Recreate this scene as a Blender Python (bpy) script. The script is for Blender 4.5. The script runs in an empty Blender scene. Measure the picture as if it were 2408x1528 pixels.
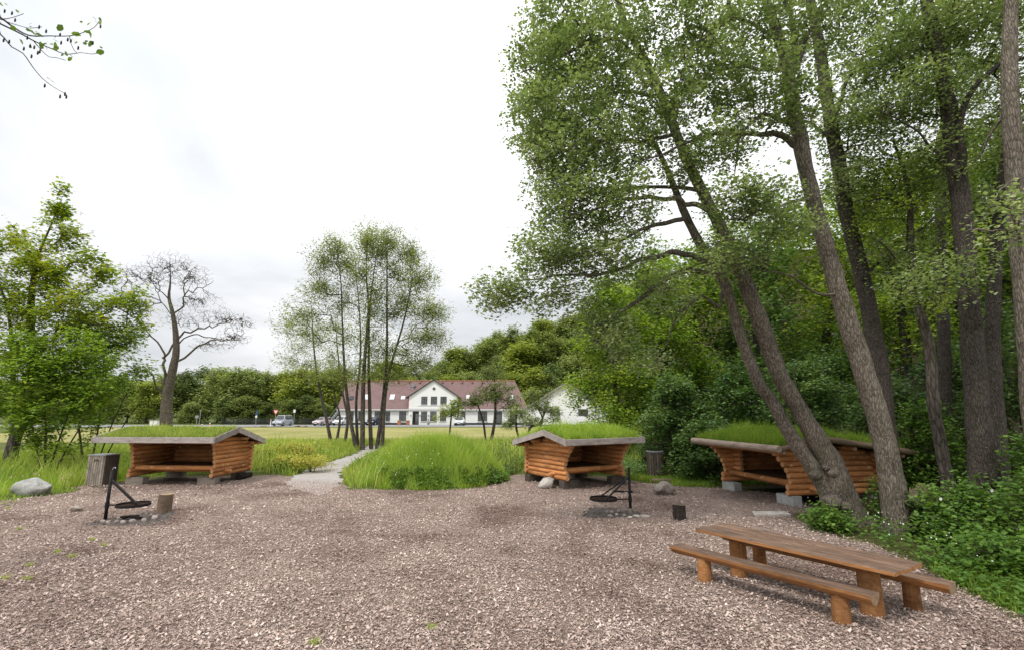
import bpy, bmesh, math, random
import numpy as np
from mathutils import Vector, Matrix

# ------------------------------------------------------------------ camera, sky, sun, exposure
scene = bpy.context.scene
F, H = 1135.0, 2.6                       # focal length in units of a 2408 px wide picture, eye height
TH = math.atan(206 / 1135)               # upward tilt
cam_d = bpy.data.cameras.new('camera'); cam = bpy.data.objects.new('camera', cam_d)
scene.collection.objects.link(cam); scene.camera = cam
cam.location = (0, 0, H); cam.rotation_euler = (math.pi / 2 + TH, 0, 0)
cam_d.sensor_width = 36; cam_d.lens = 36 * F / 2408; cam_d.clip_end = 3000; cam_d.clip_start = .05

SUN_EL, SUN_AZ = math.radians(58), math.radians(215)      # azimuth clockwise from +Y
w = bpy.data.worlds.new('World'); scene.world = w; w.use_nodes = True
nt = w.node_tree; nt.nodes.clear()
def N(t, k, **kw):
    n = t.nodes.new(k)
    for a, b in kw.items():
        if a in n.inputs.keys() if hasattr(n.inputs, 'keys') else False: n.inputs[a].default_value = b
        else: setattr(n, a, b)
    return n
out = N(nt, 'ShaderNodeOutputWorld'); bg = N(nt, 'ShaderNodeBackground')
sky = N(nt, 'ShaderNodeTexSky', sky_type='NISHITA', sun_disc=False)
sky.sun_elevation = SUN_EL; sky.sun_rotation = SUN_AZ
tc = N(nt, 'ShaderNodeTexCoord'); sep = N(nt, 'ShaderNodeSeparateXYZ')
nt.links.new(tc.outputs['Generated'], sep.inputs[0])
ad = N(nt, 'ShaderNodeMath', operation='ADD'); ad.inputs[1].default_value = .22
mx = N(nt, 'ShaderNodeMath', operation='MAXIMUM'); mx.inputs[1].default_value = .05
nt.links.new(sep.outputs[2], ad.inputs[0]); nt.links.new(ad.outputs[0], mx.inputs[0])
dv = N(nt, 'ShaderNodeVectorMath', operation='DIVIDE'); cmb = N(nt, 'ShaderNodeCombineXYZ')
for i in range(3): nt.links.new(mx.outputs[0], cmb.inputs[i])
nt.links.new(tc.outputs['Generated'], dv.inputs[0]); nt.links.new(cmb.outputs[0], dv.inputs[1])
nz = N(nt, 'ShaderNodeTexNoise'); nz.inputs['Scale'].default_value = .95; nz.inputs['Detail'].default_value = 6
nz.inputs['Roughness'].default_value = .5; nz.inputs['Distortion'].default_value = .3
nt.links.new(dv.outputs[0], nz.inputs['Vector'])
cr = N(nt, 'ShaderNodeValToRGB'); cr.color_ramp.elements[0].position = .32; cr.color_ramp.elements[1].position = .60
cr.color_ramp.elements[0].color = (.57, .60, .635, 1); cr.color_ramp.elements[1].color = (.92, .928, .945, 1)
nt.links.new(nz.outputs[0], cr.inputs[0])
sc01 = N(nt, 'ShaderNodeVectorMath', operation='SCALE'); sc01.inputs['Scale'].default_value = .1
nt.links.new(sky.outputs[0], sc01.inputs[0])
mixc = N(nt, 'ShaderNodeMix', data_type='RGBA'); mixc.inputs[0].default_value = .955
nt.links.new(sc01.outputs[0], mixc.inputs[6]); nt.links.new(cr.outputs[0], mixc.inputs[7])
zz = N(nt, 'ShaderNodeMath', operation='MULTIPLY_ADD'); zc = N(nt, 'ShaderNodeMath', operation='MAXIMUM'); zc.inputs[1].default_value = 0   # overcast: brighter towards the zenith
nt.links.new(sep.outputs[2], zc.inputs[0]); nt.links.new(zc.outputs[0], zz.inputs[0]); zz.inputs[1].default_value = .66; zz.inputs[2].default_value = .60
ov = N(nt, 'ShaderNodeVectorMath', operation='SCALE'); nt.links.new(mixc.outputs[2], ov.inputs[0]); nt.links.new(zz.outputs[0], ov.inputs['Scale'])
nt.links.new(ov.outputs[0], bg.inputs[0]); bg.inputs[1].default_value = 1.0
nt.links.new(bg.outputs[0], out.inputs[0])

sd = bpy.data.lights.new('sun', 'SUN'); sd.energy = 1.5; sd.angle = math.radians(11); sd.color = (1, .96, .9)
so = bpy.data.objects.new('sun', sd); scene.collection.objects.link(so)
sdir = Vector((math.sin(SUN_AZ) * math.cos(SUN_EL), math.cos(SUN_AZ) * math.cos(SUN_EL), math.sin(SUN_EL)))
so.rotation_euler = (-sdir).to_track_quat('-Z', 'Y').to_euler(); so.location = (0, 0, 60)
vs = scene.view_settings; vs.view_transform = 'Standard'; vs.look = 'None'; vs.exposure = 0.68; vs.gamma = 1
vs.use_curve_mapping = False
scene.cycles.max_bounces = 5; scene.cycles.diffuse_bounces = 1; scene.cycles.transmission_bounces = 3
scene.cycles.glossy_bounces = 2

# ------------------------------------------------------------------ helpers
C = scene.collection
rng = np.random.default_rng(7)
random.seed(7)
def ray(px, py):
    xc = (px - 1204) / F; yc = (764 - py) / F
    return xc, math.cos(TH) - yc * math.sin(TH), math.sin(TH) + yc * math.cos(TH)
def G(px, py, z=0.0):
    x, y, d = ray(px, py); t = (z - H) / d
    return np.array([x * t, y * t, z])
def Pt(px, py, Y):
    x, y, d = ray(px, py); t = Y / y
    return np.array([x * t, Y, H + d * t])
def ppm(Y): return F / Y                 # picture units per metre, roughly
def sm(a, b, x):
    t = np.clip((np.asarray(x, float) - a) / (b - a), 0, 1); return t * t * (3 - 2 * t)
def wav(p, f=1.0, s=0):
    p = np.asarray(p, float) * f
    x, y, z = p[..., 0], p[..., 1], p[..., 2]
    return (np.sin(1.7 * x + 2.3 * y + 1.1 * z + s) + np.sin(-2.9 * x + 1.3 * y + 2.2 * z + 1.3 * s + 1)
            + np.sin(3.1 * x - 2.1 * y - 3.7 * z + 2.1 * s + 2) + np.sin(4.3 * x + 3.9 * y - 1.9 * z + .7 * s)) / 4

def tag(o, label=None, cat=None, group=None, kind=None):
    if label: o['label'] = label
    if cat: o['category'] = cat
    if group: o['group'] = group
    if kind: o['kind'] = kind
    return o
def empty(name, loc=(0, 0, 0), rz=0.0, label=None, cat=None, group=None):
    o = bpy.data.objects.new(name, None); C.objects.link(o)
    o.location = [float(v) for v in loc]; o.rotation_euler = (0, 0, rz); o.empty_display_size = .2
    return tag(o, label, cat, group)
def link(name, me, parent=None, mats=()):
    for m in mats: me.materials.append(m)
    o = bpy.data.objects.new(name, me); C.objects.link(o)
    if parent is not None: o.parent = parent
    return o
def np_mesh(name, verts, faces, tint=None, smooth=False):
    """faces: one (n,k) array or list of such arrays"""
    if not isinstance(faces, list): faces = [faces]
    me = bpy.data.meshes.new(name)
    verts = np.asarray(verts, np.float32)
    me.vertices.add(len(verts)); me.vertices.foreach_set('co', verts.ravel())
    loops = np.concatenate([f.ravel() for f in faces]).astype(np.int32)
    tot = np.concatenate([np.full(len(f), f.shape[1], np.int32) for f in faces])
    st = np.concatenate([[0], np.cumsum(tot)[:-1]]).astype(np.int32)
    me.loops.add(len(loops)); me.loops.foreach_set('vertex_index', loops)
    me.polygons.add(len(tot)); me.polygons.foreach_set('loop_start', st); me.polygons.foreach_set('loop_total', tot)
    if smooth: me.polygons.foreach_set('use_smooth', np.ones(len(tot), bool))
    me.update(calc_edges=True)
    if tint is not None:
        a = me.attributes.new('tint', 'FLOAT', 'FACE'); a.data.foreach_set('value', np.asarray(tint, np.float32))
    return me
def copy_tree(o, parent=None):
    c = o.copy(); C.objects.link(c)
    if parent is not None: c.parent = parent
    for ch in list(o.children): copy_tree(ch, c)
    return c

class MB:                                # collects boxes, prisms and tubes into one mesh
    def __init__(s): s.v = []; s.f = []; s.m = []
    def add(s, v, f, m=0):
        b = len(s.v); s.v += [tuple(float(c) for c in q) for q in v]; s.f += [tuple(b + i for i in q) for q in f]; s.m += [m] * len(f); return s
    def box(s, x0, x1, y0, y1, z0, z1, m=0, M=None):
        v = [(x0, y0, z0), (x1, y0, z0), (x1, y1, z0), (x0, y1, z0), (x0, y0, z1), (x1, y0, z1), (x1, y1, z1), (x0, y1, z1)]
        if M is not None: v = [tuple(M @ Vector(q)) for q in v]
        return s.add(v, [(0, 3, 2, 1), (4, 5, 6, 7), (0, 1, 5, 4), (1, 2, 6, 5), (2, 3, 7, 6), (3, 0, 4, 7)], m)
    def hexa(s, v, m=0): return s.add(v, [(0, 3, 2, 1), (4, 5, 6, 7), (0, 1, 5, 4), (1, 2, 6, 5), (2, 3, 7, 6), (3, 0, 4, 7)], m)
    def bar(s, a, b, w_, h_, m=0):       # box beam from a to b
        a = Vector(a); b = Vector(b); d = (b - a).normalized()
        u = d.cross(Vector((0, 0, 1)));
        if u.length < 1e-3: u = Vector((1, 0, 0))
        u.normalize(); v = u.cross(d)
        q = [a - u * w_ / 2 - v * h_ / 2, a + u * w_ / 2 - v * h_ / 2, a + u * w_ / 2 + v * h_ / 2, a - u * w_ / 2 + v * h_ / 2]
        return s.hexa([tuple(p) for p in q] + [tuple(p + (b - a)) for p in q], m)
    def tube(s, pts, rad, n=8, m=0, cap=True, capm=None):
        pts = np.asarray(pts, float); rad = np.broadcast_to(np.asarray(rad, float), (len(pts),))
        v, f = tube_arrays(pts, rad, n)
        b = len(v); fs = [tuple(q) for q in f]
        s.add(v, fs, m)
        if cap:
            k = len(s.v) - b
            s.f += [tuple(k + i for i in range(n))[::-1], tuple(k + b - n + i for i in range(n))]; s.m += [capm if capm is not None else m] * 2
        return s
    def disc_wall(s, r0, r1, z0, z1, n=24, m=0, c=(0, 0)):   # ring with walls
        v = []
        for i in range(n):
            a = 2 * math.pi * i / n; cx, sx = math.cos(a), math.sin(a)
            v += [(c[0] + r0 * cx, c[1] + r0 * sx, z0), (c[0] + r1 * cx, c[1] + r1 * sx, z0), (c[0] + r1 * cx, c[1] + r1 * sx, z1), (c[0] + r0 * cx, c[1] + r0 * sx, z1)]
        f = []
        for i in range(n):
            a, b = 4 * i, 4 * ((i + 1) % n)
            for k in range(4): f.append((a + k, a + (k + 1) % 4, b + (k + 1) % 4, b + k))
        return s.add(v, f, m)
    def build(s, name, mats, parent=None, smooth=False, bevel=0):
        me = bpy.data.meshes.new(name); me.from_pydata(s.v, [], s.f)
        if not isinstance(mats, (list, tuple)): mats = [mats]
        for m in mats: me.materials.append(m)
        me.polygons.foreach_set('material_index', np.array(s.m, np.int32))
        if smooth: me.polygons.foreach_set('use_smooth', np.ones(len(s.f), bool))
        bm = bmesh.new(); bm.from_mesh(me); bmesh.ops.recalc_face_normals(bm, faces=bm.faces)
        if bevel: bmesh.ops.bevel(bm, geom=list(bm.edges), offset=bevel, segments=1, affect='EDGES')
        bm.to_mesh(me); bm.free(); me.update()
        o = bpy.data.objects.new(name, me); C.objects.link(o)
        if parent is not None: o.parent = parent
        return o
def tube_arrays(p, r, n, rough=0.0, seed=0, flare=0.0):
    m = len(p)
    t = np.gradient(p, axis=0); t /= np.linalg.norm(t, axis=1, keepdims=True) + 1e-9
    ref = np.array([0., 0., 1.]) if abs(t[:, 2]).mean() < .7 else np.array([1., .2, 0.])
    u = np.cross(t, ref); u /= np.linalg.norm(u, axis=1, keepdims=True) + 1e-9
    v = np.cross(t, u)
    a = np.linspace(0, 2 * np.pi, n, endpoint=False)
    d = np.cos(a)[None, :, None] * u[:, None, :] + np.sin(a)[None, :, None] * v[:, None, :]
    rr = np.broadcast_to(r[:, None], (m, n)).copy()
    if rough:
        q = p[:, None, :] + d * r[:, None, None]
        rr *= 1 + rough * (wav(q, 2.2, seed) + .6 * wav(q, 5.5, seed + 3))
    if flare: rr *= 1 + flare * np.exp(-np.maximum(p[:, 2] - p[0, 2] - .1, 0) / .28)[:, None] * (.45 + .55 * np.sin(5 * a + seed + .6 * np.sin(2 * a)))[None, :]
    V = (p[:, None, :] + d * rr[..., None]).reshape(-1, 3)
    i = np.arange(m - 1)[:, None] * n; j = np.arange(n)[None, :]; j2 = (j + 1) % n
    Fq = np.stack([i + j, i + j2, i + n + j2, i + n + j], -1).reshape(-1, 4)
    return V, Fq
def catmull(pts, step):
    pts = np.asarray(pts, float)
    if len(pts) < 3: 
        k = max(2, int(np.linalg.norm(pts[1, :3] - pts[0, :3]) / step) + 1)
        return pts[0] + (pts[1] - pts[0]) * np.linspace(0, 1, k)[:, None]
    q = np.vstack([2 * pts[0] - pts[1], pts, 2 * pts[-1] - pts[-2]]); o = []
    for i in range(1, len(q) - 2):
        k = max(2, int(np.linalg.norm(q[i + 1, :3] - q[i, :3]) / step) + 1)
        t = np.linspace(0, 1, k, endpoint=False)[:, None]
        a, b, c, d = q[i - 1], q[i], q[i + 1], q[i + 2]
        o.append(.5 * (2 * b + (c - a) * t + (2 * a - 5 * b + 4 * c - d) * t ** 2 + (3 * b - a - 3 * c + d) * t ** 3))
    o.append(pts[-1:]); return np.vstack(o)

# ------------------------------------------------------------------ materials
def mat(name, build, rough=.8, spec=.3):
    m = bpy.data.materials.new(name); m.use_nodes = True; t = m.node_tree
    b = t.nodes['Principled BSDF']; b.inputs['Roughness'].default_value = rough
    b.inputs['Specular IOR Level'].default_value = spec
    build(t, b); return m
def ramp(t, fac, stops):
    r = t.nodes.new('ShaderNodeValToRGB'); e = r.color_ramp.elements
    while len(e) < len(stops): e.new(.5)
    for k, (p, c) in enumerate(stops): e[k].position = p; e[k].color = (*c, 1)
    t.links.new(fac, r.inputs[0]); return r.outputs[0]
def coord(t, scale=(1, 1, 1), kind='Object', rnd=False):
    c = t.nodes.new('ShaderNodeTexCoord'); m = t.nodes.new('ShaderNodeMapping'); m.inputs['Scale'].default_value = scale
    t.links.new(c.outputs[kind], m.inputs[0])
    if rnd:
        oi = t.nodes.new('ShaderNodeObjectInfo'); mu = t.nodes.new('ShaderNodeMath'); mu.operation = 'MULTIPLY'; mu.inputs[1].default_value = 40
        t.links.new(oi.outputs['Random'], mu.inputs[0]); t.links.new(mu.outputs[0], m.inputs['Location'])
    return m.outputs[0]
def noise(t, vec, scale, detail=4, rough=.6, dist=0):
    n = t.nodes.new('ShaderNodeTexNoise'); n.inputs['Scale'].default_value = scale; n.inputs['Detail'].default_value = detail
    n.inputs['Roughness'].default_value = rough; n.inputs['Distortion'].default_value = dist
    t.links.new(vec, n.inputs['Vector']); return n.outputs[0]
def voro(t, vec, scale, out_='Distance', feature='F1'):
    n = t.nodes.new('ShaderNodeTexVoronoi'); n.feature = feature; n.inputs['Scale'].default_value = scale
    t.links.new(vec, n.inputs['Vector']); return n.outputs[out_]
def mix(t, fac, a, b, mode='MIX'):
    m = t.nodes.new('ShaderNodeMix'); m.data_type = 'RGBA'; m.blend_type = mode
    for s, i in ((fac, 0), (a, 6), (b, 7)):
        if isinstance(s, (int, float)): m.inputs[i].default_value = s
        elif isinstance(s, tuple): m.inputs[i].default_value = (*s, 1)
        else: t.links.new(s, m.inputs[i])
    return m.outputs[2]
def bump(t, b, h, strength=.5, dist=.02):
    n = t.nodes.new('ShaderNodeBump'); n.inputs['Strength'].default_value = strength; n.inputs['Distance'].default_value = dist
    t.links.new(h, n.inputs['Height']); t.links.new(n.outputs[0], b.inputs['Normal'])
def plain(name, c, rough=.7, spec=.3, metal=0, var=.15, sc=6):
    def f(t, b):
        v = coord(t, rnd=True); n = noise(t, v, sc, 5)
        k = tuple(x * (1 - var) for x in c); l = tuple(min(1, x * (1 + var)) for x in c)
        t.links.new(ramp(t, n, [(.3, k), (.7, l)]), b.inputs['Base Color']); b.inputs['Metallic'].default_value = metal
    return mat(name, f, rough, spec)
def leafmat(name, cols, trans=.35, rough=.5, spec=.35):
    m = bpy.data.materials.new(name); m.use_nodes = True; t = m.node_tree; b = t.nodes['Principled BSDF']; o = t.nodes['Material Output']
    a = t.nodes.new('ShaderNodeAttribute'); a.attribute_name = 'tint'
    k = len(cols) - 1
    col = ramp(t, a.outputs['Fac'], [(i / k, c) for i, c in enumerate(cols)])
    t.links.new(col, b.inputs['Base Color']); b.inputs['Roughness'].default_value = rough; b.inputs['Specular IOR Level'].default_value = spec
    tr = t.nodes.new('ShaderNodeBsdfTranslucent'); br = mix(t, 1.0, col, (1.5, 1.5, .75), 'MULTIPLY'); t.links.new(br, tr.inputs[0])
    ms = t.nodes.new('ShaderNodeMixShader'); ms.inputs[0].default_value = trans
    t.links.new(b.outputs[0], ms.inputs[1]); t.links.new(tr.outputs[0], ms.inputs[2]); t.links.new(ms.outputs[0], o.inputs[0])
    return m
def m_log(name, cols, endc):
    def f(t, b):
        v = coord(t, (1.2, 14, 14), rnd=True); n = noise(t, v, 2.2, 6, .65, .6)
        v2 = coord(t, (3, 5, 5), rnd=True); n2 = noise(t, v2, 1.6, 3)
        base = ramp(t, n, [(.25, cols[0]), (.5, cols[1]), (.75, cols[2])])
        oi = t.nodes.new('ShaderNodeObjectInfo')
        tn = ramp(t, oi.outputs['Random'], [(0, (.66, .64, .62)), (.5, (1, 1, 1)), (1, (1.25, 1.22, 1.2))])
        base = mix(t, 1.0, base, tn, 'MULTIPLY')
        st_ = noise(t, coord(t, (.9, 2.5, 2.5), rnd=True), 1.7, 4, .7); base = mix(t, 1.0, base, ramp(t, st_, [(.32, (.62, .62, .64)), (.5, (1, 1, 1)), (.7, (1.15, 1.13, 1.1))]), 'MULTIPLY')
        scar = ramp(t, n2, [(.60, (0, 0, 0)), (.72, (1, 1, 1))])
        base = mix(t, scar, base, cols[3])
        t.links.new(base, b.inputs['Base Color']); bump(t, b, n, .5, .012)
    return mat(name, f, .75, .25)
def m_bark(name, cols, sc=1.0, moss=.0):
    def f(t, b):
        v = coord(t, (11 * sc, 11 * sc, 2.0 * sc)); n = noise(t, v, 1.9, 7, .68, 1.6)
        d = noise(t, coord(t, (6, 6, 3)), 2.0, 3); dm = t.nodes.new('ShaderNodeVectorMath'); dm.operation = 'MULTIPLY_ADD'; dm.inputs[1].default_value = (.9, .9, .9)
        t.links.new(d, dm.inputs[0]); t.links.new(coord(t, (26 * sc, 26 * sc, 5.0 * sc)), dm.inputs[2])
        vo = voro(t, dm.outputs[0], 1.0, 'Distance', 'DISTANCE_TO_EDGE')
        crack = ramp(t, vo, [(.0, (.35, .35, .35)), (.22, (1, 1, 1))])
        sp = noise(t, coord(t), 34, 4, .65); bl = noise(t, coord(t), 1.7, 4)
        base = ramp(t, n, [(.25, cols[0]), (.5, cols[1]), (.75, cols[2])])
        base = mix(t, 1.0, base, crack, 'MULTIPLY')
        base = mix(t, 1.0, base, ramp(t, bl, [(.3, (.72, .72, .72)), (.7, (1.2, 1.2, 1.2))]), 'MULTIPLY')
        lich = ramp(t, sp, [(.60, (0, 0, 0)), (.70, (.8, .8, .8))])
        base = mix(t, lich, base, cols[3])
        if moss:
            mo = ramp(t, noise(t, coord(t), 2.3, 4), [(.55, (0, 0, 0)), (.7, (moss, moss, moss))])
            base = mix(t, mo, base, (.07, .085, .025))
        t.links.new(base, b.inputs['Base Color'])
        hm = t.nodes.new('ShaderNodeMath'); hm.operation = 'ADD'
        s1 = t.nodes.new('ShaderNodeMath'); s1.operation = 'MINIMUM'; s1.inputs[1].default_value = .3; t.links.new(vo, s1.inputs[0])
        t.links.new(s1.outputs[0], hm.inputs[0]); t.links.new(n, hm.inputs[1])
        bump(t, b, hm.outputs[0], .9, .04)
    return mat(name, f, .9, .15)

M = {}
M['log'] = m_log('pine_log', [(.36, .135, .044), (.56, .240, .085), (.70, .34, .145), (.74, .46, .27)], None)
M['log_end'] = plain('log_end', (.55, .29, .14), .8, .2, 0, .25, 18)
M['log_pale'] = m_log('pale_log', [(.30, .22, .17), (.46, .36, .29), (.60, .50, .42), (.30, .18, .10)], None)
M['log_dark'] = m_log('dark_log', [(.09, .065, .045), (.16, .115, .075), (.24, .17, .10), (.30, .22, .13)], None)
M['weathered'] = m_log('weathered_board', [(.27, .235, .21), (.38, .34, .315), (.50, .46, .43), (.30, .24, .20)], None)
M['board_under'] = m_log('roof_board', [(.07, .038, .02), (.12, .066, .034), (.17, .10, .055), (.2, .13, .08)], None)  # browns darkened to put shade into the shelter insides
M['table'] = m_log('table_plank', [(.060, .036, .026), (.150, .095, .066), (.29, .195, .14), (.095, .072, .06)], None)
M['table_edge'] = m_log('oiled_wood', [(.20, .085, .03), (.33, .15, .055), (.46, .24, .10), (.40, .22, .10)], None)
M['tblend'] = plain('table_log_end', (.30, .21, .13), .8, .2, 0, .3, 14)
M['beam'] = m_log('grey_beam', [(.20, .17, .145), (.30, .26, .22), (.40, .35, .30), (.2, .15, .11)], None)
M['beam_dark'] = m_log('dark_beam', [(.05, .042, .036), (.09, .075, .062), (.14, .115, .09), (.16, .12, .08)], None)
M['concrete'] = plain('concrete', (.42, .42, .40), .9, .2, 0, .2, 9)
M['iron'] = plain('sooty_iron', (.018, .016, .015), .65, .35, .3, .4, 12)
M['rust'] = plain('rusty_iron', (.06, .035, .024), .8, .2, .2, .5, 18)
M['steel'] = plain('galvanised', (.42, .44, .46), .45, .5, .6, .1)
M['bark'] = m_bark('alder_bark', [(.15, .12, .092), (.27, .225, .18), (.40, .345, .28), (.48, .46, .40)], 1, .35)
M['bark_dark'] = m_bark('dark_bark', [(.065, .053, .044), (.125, .103, .087), (.19, .16, .133), (.30, .285, .26)], 1.3, .3)
M['bark_far'] = m_bark('far_bark', [(.085, .07, .058), (.15, .125, .103), (.21, .18, .15), (.24, .22, .19)], .5, .3)
M['bark_char'] = m_bark('charred_bark', [(.035, .029, .025), (.075, .062, .053), (.13, .105, .09), (.18, .15, .125)], 1.2)
M['stump'] = m_log('stump_wood', [(.12, .085, .06), (.22, .16, .11), (.33, .25, .18), (.22, .15, .1)], None)
M['char'] = plain('charred_wood', (.026, .021, .019), .95, .1, 0, .5, 14)
def m_stone(name, c, c2):
    def f(t, b):
        v = coord(t, rnd=True); n = noise(t, v, 3.5, 8, .65, .5); n2 = noise(t, v, 28, 3)
        base = ramp(t, n, [(.3, tuple(x * .6 for x in c)), (.5, c), (.72, c2)])
        sp = ramp(t, n2, [(.35, (.75, .75, .75)), (.7, (1.12, 1.12, 1.12))]); base = mix(t, 1.0, base, sp, 'MULTIPLY')
        t.links.new(base, b.inputs['Base Color']); bump(t, b, n, .6, .04)
    return mat(name, f, .85, .25)
M['stone'] = m_stone('granite', (.36, .36, .33), (.55, .55, .52))
M['stone_brown'] = m_stone('brown_stone', (.30, .25, .21), (.44, .38, .33))
M['stone_pink'] = m_stone('pink_stone', (.36, .29, .26), (.52, .44, .40))
M['stone_pale'] = m_stone('pale_stone', (.50, .46, .41), (.66, .62, .57))
M['plaster'] = plain('white_plaster', (.84, .84, .825), .85, .2, 0, .03, .6)
M['plinth'] = plain('tar_plinth', (.03, .03, .035), .8)
M['roof_red'] = plain('red_roof_sheet', (.20, .128, .124), .75, .25, 0, .14, .8)
M['roof_grey'] = plain('grey_roof', (.24, .21, .20), .8, .25, 0, .12, .8)
M['ridge'] = plain('ridge_tile', (.34, .15, .09), .8)
M['red_paint'] = plain('red_paint', (.42, .05, .045), .6)
M['frame'] = plain('dark_frame', (.045, .045, .045), .6)
M['white_paint'] = plain('white_paint', (.78, .78, .77), .6, .3, 0, .03)
M['door_dark'] = plain('doorway_shade', (.02, .018, .016), .9)  # near-black paint for the unlit inside of open doorways
def m_glass(t, b):
    n = noise(t, coord(t), 2.5, 3); t.links.new(ramp(t, n, [(.3, (.05, .055, .06)), (.7, (.16, .17, .17))]), b.inputs['Base Color'])
M['glass'] = mat('window_glass', m_glass, .08, .8)
M['car_glass'] = plain('car_glass', (.035, .045, .05), .06, .9)
M['tyre'] = plain('tyre', (.015, .015, .015), .85)
for k, c in dict(silver=(.46, .49, .53), rose=(.62, .52, .52), white=(.75, .76, .78), blue=(.012, .022, .06)).items():
    M['car_' + k] = plain('car_paint_' + k, c, .25, .6, .15, .04)
M['trim'] = plain('black_trim', (.02, .02, .022), .6)
M['lamp'] = plain('lamp_glass', (.6, .62, .64), .15, .7)
M['terracotta'] = plain('terracotta', (.42, .16, .08), .8)
M['sign_red'] = plain('sign_red', (.62, .03, .04), .5)
M['sign_white'] = plain('sign_white', (.80, .80, .80), .5, .3, 0, .02)
M['sign_back'] = plain('sign_grey', (.30, .32, .34), .5, .4, .3)
M['blue_sign'] = plain('sign_blue', (.04, .09, .3), .5)
M['sod'] = plain('sod', (.075, .075, .025), .95, .1, 0, .4, 8)
def m_asphalt(t, b):
    n = noise(t, coord(t), 1.2, 6); t.links.new(ramp(t, n, [(.3, (.22, .22, .23)), (.7, (.33, .33, .335))]), b.inputs['Base Color'])
M['asphalt'] = mat('pale_asphalt', m_asphalt, .9, .2)
def m_gravel(t, b):
    v = coord(t); n = noise(t, v, 60, 4, .7); vo = voro(t, v, 55, 'Color'); n3 = noise(t, v, 1.3, 4)
    c = ramp(t, n, [(.3, (.27, .245, .22)), (.7, (.55, .515, .475))]); sp = t.nodes.new('ShaderNodeSeparateColor'); t.links.new(vo, sp.inputs[0])
    c = mix(t, .5, c, ramp(t, sp.outputs[0], [(0, (.22, .205, .195)), (1, (.58, .56, .54))]))
    c = mix(t, ramp(t, n3, [(.45, (0, 0, 0)), (.7, (.55, .55, .55))]), c, (.30, .25, .20))
    sx = t.nodes.new('ShaderNodeSeparateXYZ'); t.links.new(v, sx.inputs[0]); nd = noise(t, v, 2.2, 6, .75)      # bark chips trodden into the mouth of the path
    ma = t.nodes.new('ShaderNodeMath'); ma.operation = 'MULTIPLY_ADD'; ma.inputs[1].default_value = 4.5; t.links.new(nd, ma.inputs[0]); t.links.new(sx.outputs[1], ma.inputs[2])
    mr = t.nodes.new('ShaderNodeMapRange'); mr.inputs[1].default_value = 19.6; mr.inputs[2].default_value = 22.6; t.links.new(ma.outputs[0], mr.inputs[0])
    chip = ramp(t, sp.outputs[1], [(0, (.15, .11, .09)), (.4, (.30, .235, .205)), (1, (.56, .475, .435))])
    c = mix(t, mr.outputs[0], chip, c)
    t.links.new(c, b.inputs['Base Color']); bump(t, b, n, .5, .02)
M['gravel'] = mat('gravel', m_gravel, .95, .15)
def m_chips(t, b):
    v = coord(t, (1, 1, 1)); vo = voro(t, v, 72, 'Color'); sp = t.nodes.new('ShaderNodeSeparateColor'); t.links.new(vo, sp.inputs[0])
    vd = voro(t, v, 72); n = noise(t, v, .42, 5, .62, .5); nf = noise(t, v, 70, 3)
    c = ramp(t, sp.outputs[0], [(0, (.15, .108, .087)), (.35, (.29, .222, .188)), (.7, (.46, .375, .33)), (1, (.60, .51, .465))])
    c = mix(t, 1.0, c, ramp(t, n, [(.34, (.66, .575, .53)), (.47, (1.0, .93, .885)), (.62, (1.19, 1.12, 1.07))]), 'MULTIPLY')
    c = mix(t, 1.0, c, ramp(t, nf, [(.3, (.6, .6, .6)), (.6, (1.1, 1.1, 1.1))]), 'MULTIPLY')
    sx = t.nodes.new('ShaderNodeSeparateXYZ'); t.links.new(v, sx.inputs[0])
    t.links.new(c, b.inputs['Base Color']); bump(t, b, vd, .9, .03)
M['chips'] = mat('bark_chip_bed', m_chips, .95, .12)
def m_chip(t, b):
    a = t.nodes.new('ShaderNodeAttribute'); a.attribute_name = 'tint'
    c = ramp(t, a.outputs['Fac'], [(0, (.10, .068, .052)), (.25, (.24, .178, .150)), (.6, (.47, .382, .342)), (.88, (.63, .54, .495)), (1, (.76, .69, .64))])
    n = noise(t, coord(t), .42, 5, .62, .5)
    c = mix(t, 1.0, c, ramp(t, n, [(.34, (.66, .575, .53)), (.47, (1.0, .93, .885)), (.62, (1.19, 1.12, 1.07))]), 'MULTIPLY')
    t.links.new(c, b.inputs['Base Color'])
M['chip'] = mat('bark_chip', m_chip, .85, .2)
M['ash'] = plain('ash', (.10, .088, .08), .95, .1, 0, .6, 9)
def m_ground(t, b):
    v = coord(t); n = noise(t, v, .9, 6, .65); n2 = noise(t, v, 9, 5, .7)
    g = ramp(t, n, [(.3, (.055, .080, .018)), (.5, (.095, .125, .028)), (.7, (.14, .165, .045))])
    g = mix(t, ramp(t, n2, [(.45, (0, 0, 0)), (.7, (.7, .7, .7))]), g, (.13, .105, .06))
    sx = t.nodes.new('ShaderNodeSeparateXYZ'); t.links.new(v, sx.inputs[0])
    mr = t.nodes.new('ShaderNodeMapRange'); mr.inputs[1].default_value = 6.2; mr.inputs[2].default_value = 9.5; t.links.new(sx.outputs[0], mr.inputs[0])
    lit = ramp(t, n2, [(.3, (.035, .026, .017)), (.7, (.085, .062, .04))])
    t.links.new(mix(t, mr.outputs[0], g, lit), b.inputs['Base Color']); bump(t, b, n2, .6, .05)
M['ground'] = mat('ground', m_ground, .95, .1)
def m_lawn(t, b):
    v = coord(t); n = noise(t, v, .16, 5, .6); n2 = noise(t, v, 3.5, 6, .75)
    g = ramp(t, n, [(.35, (.25, .255, .085)), (.6, (.36, .325, .14))]); g = mix(t, 1.0, g, ramp(t, n2, [(.3, (.75, .78, .7)), (.7, (1.15, 1.12, 1.1))]), 'MULTIPLY')
    t.links.new(g, b.inputs['Base Color']); bump(t, b, n2, .5, .05)
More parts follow.
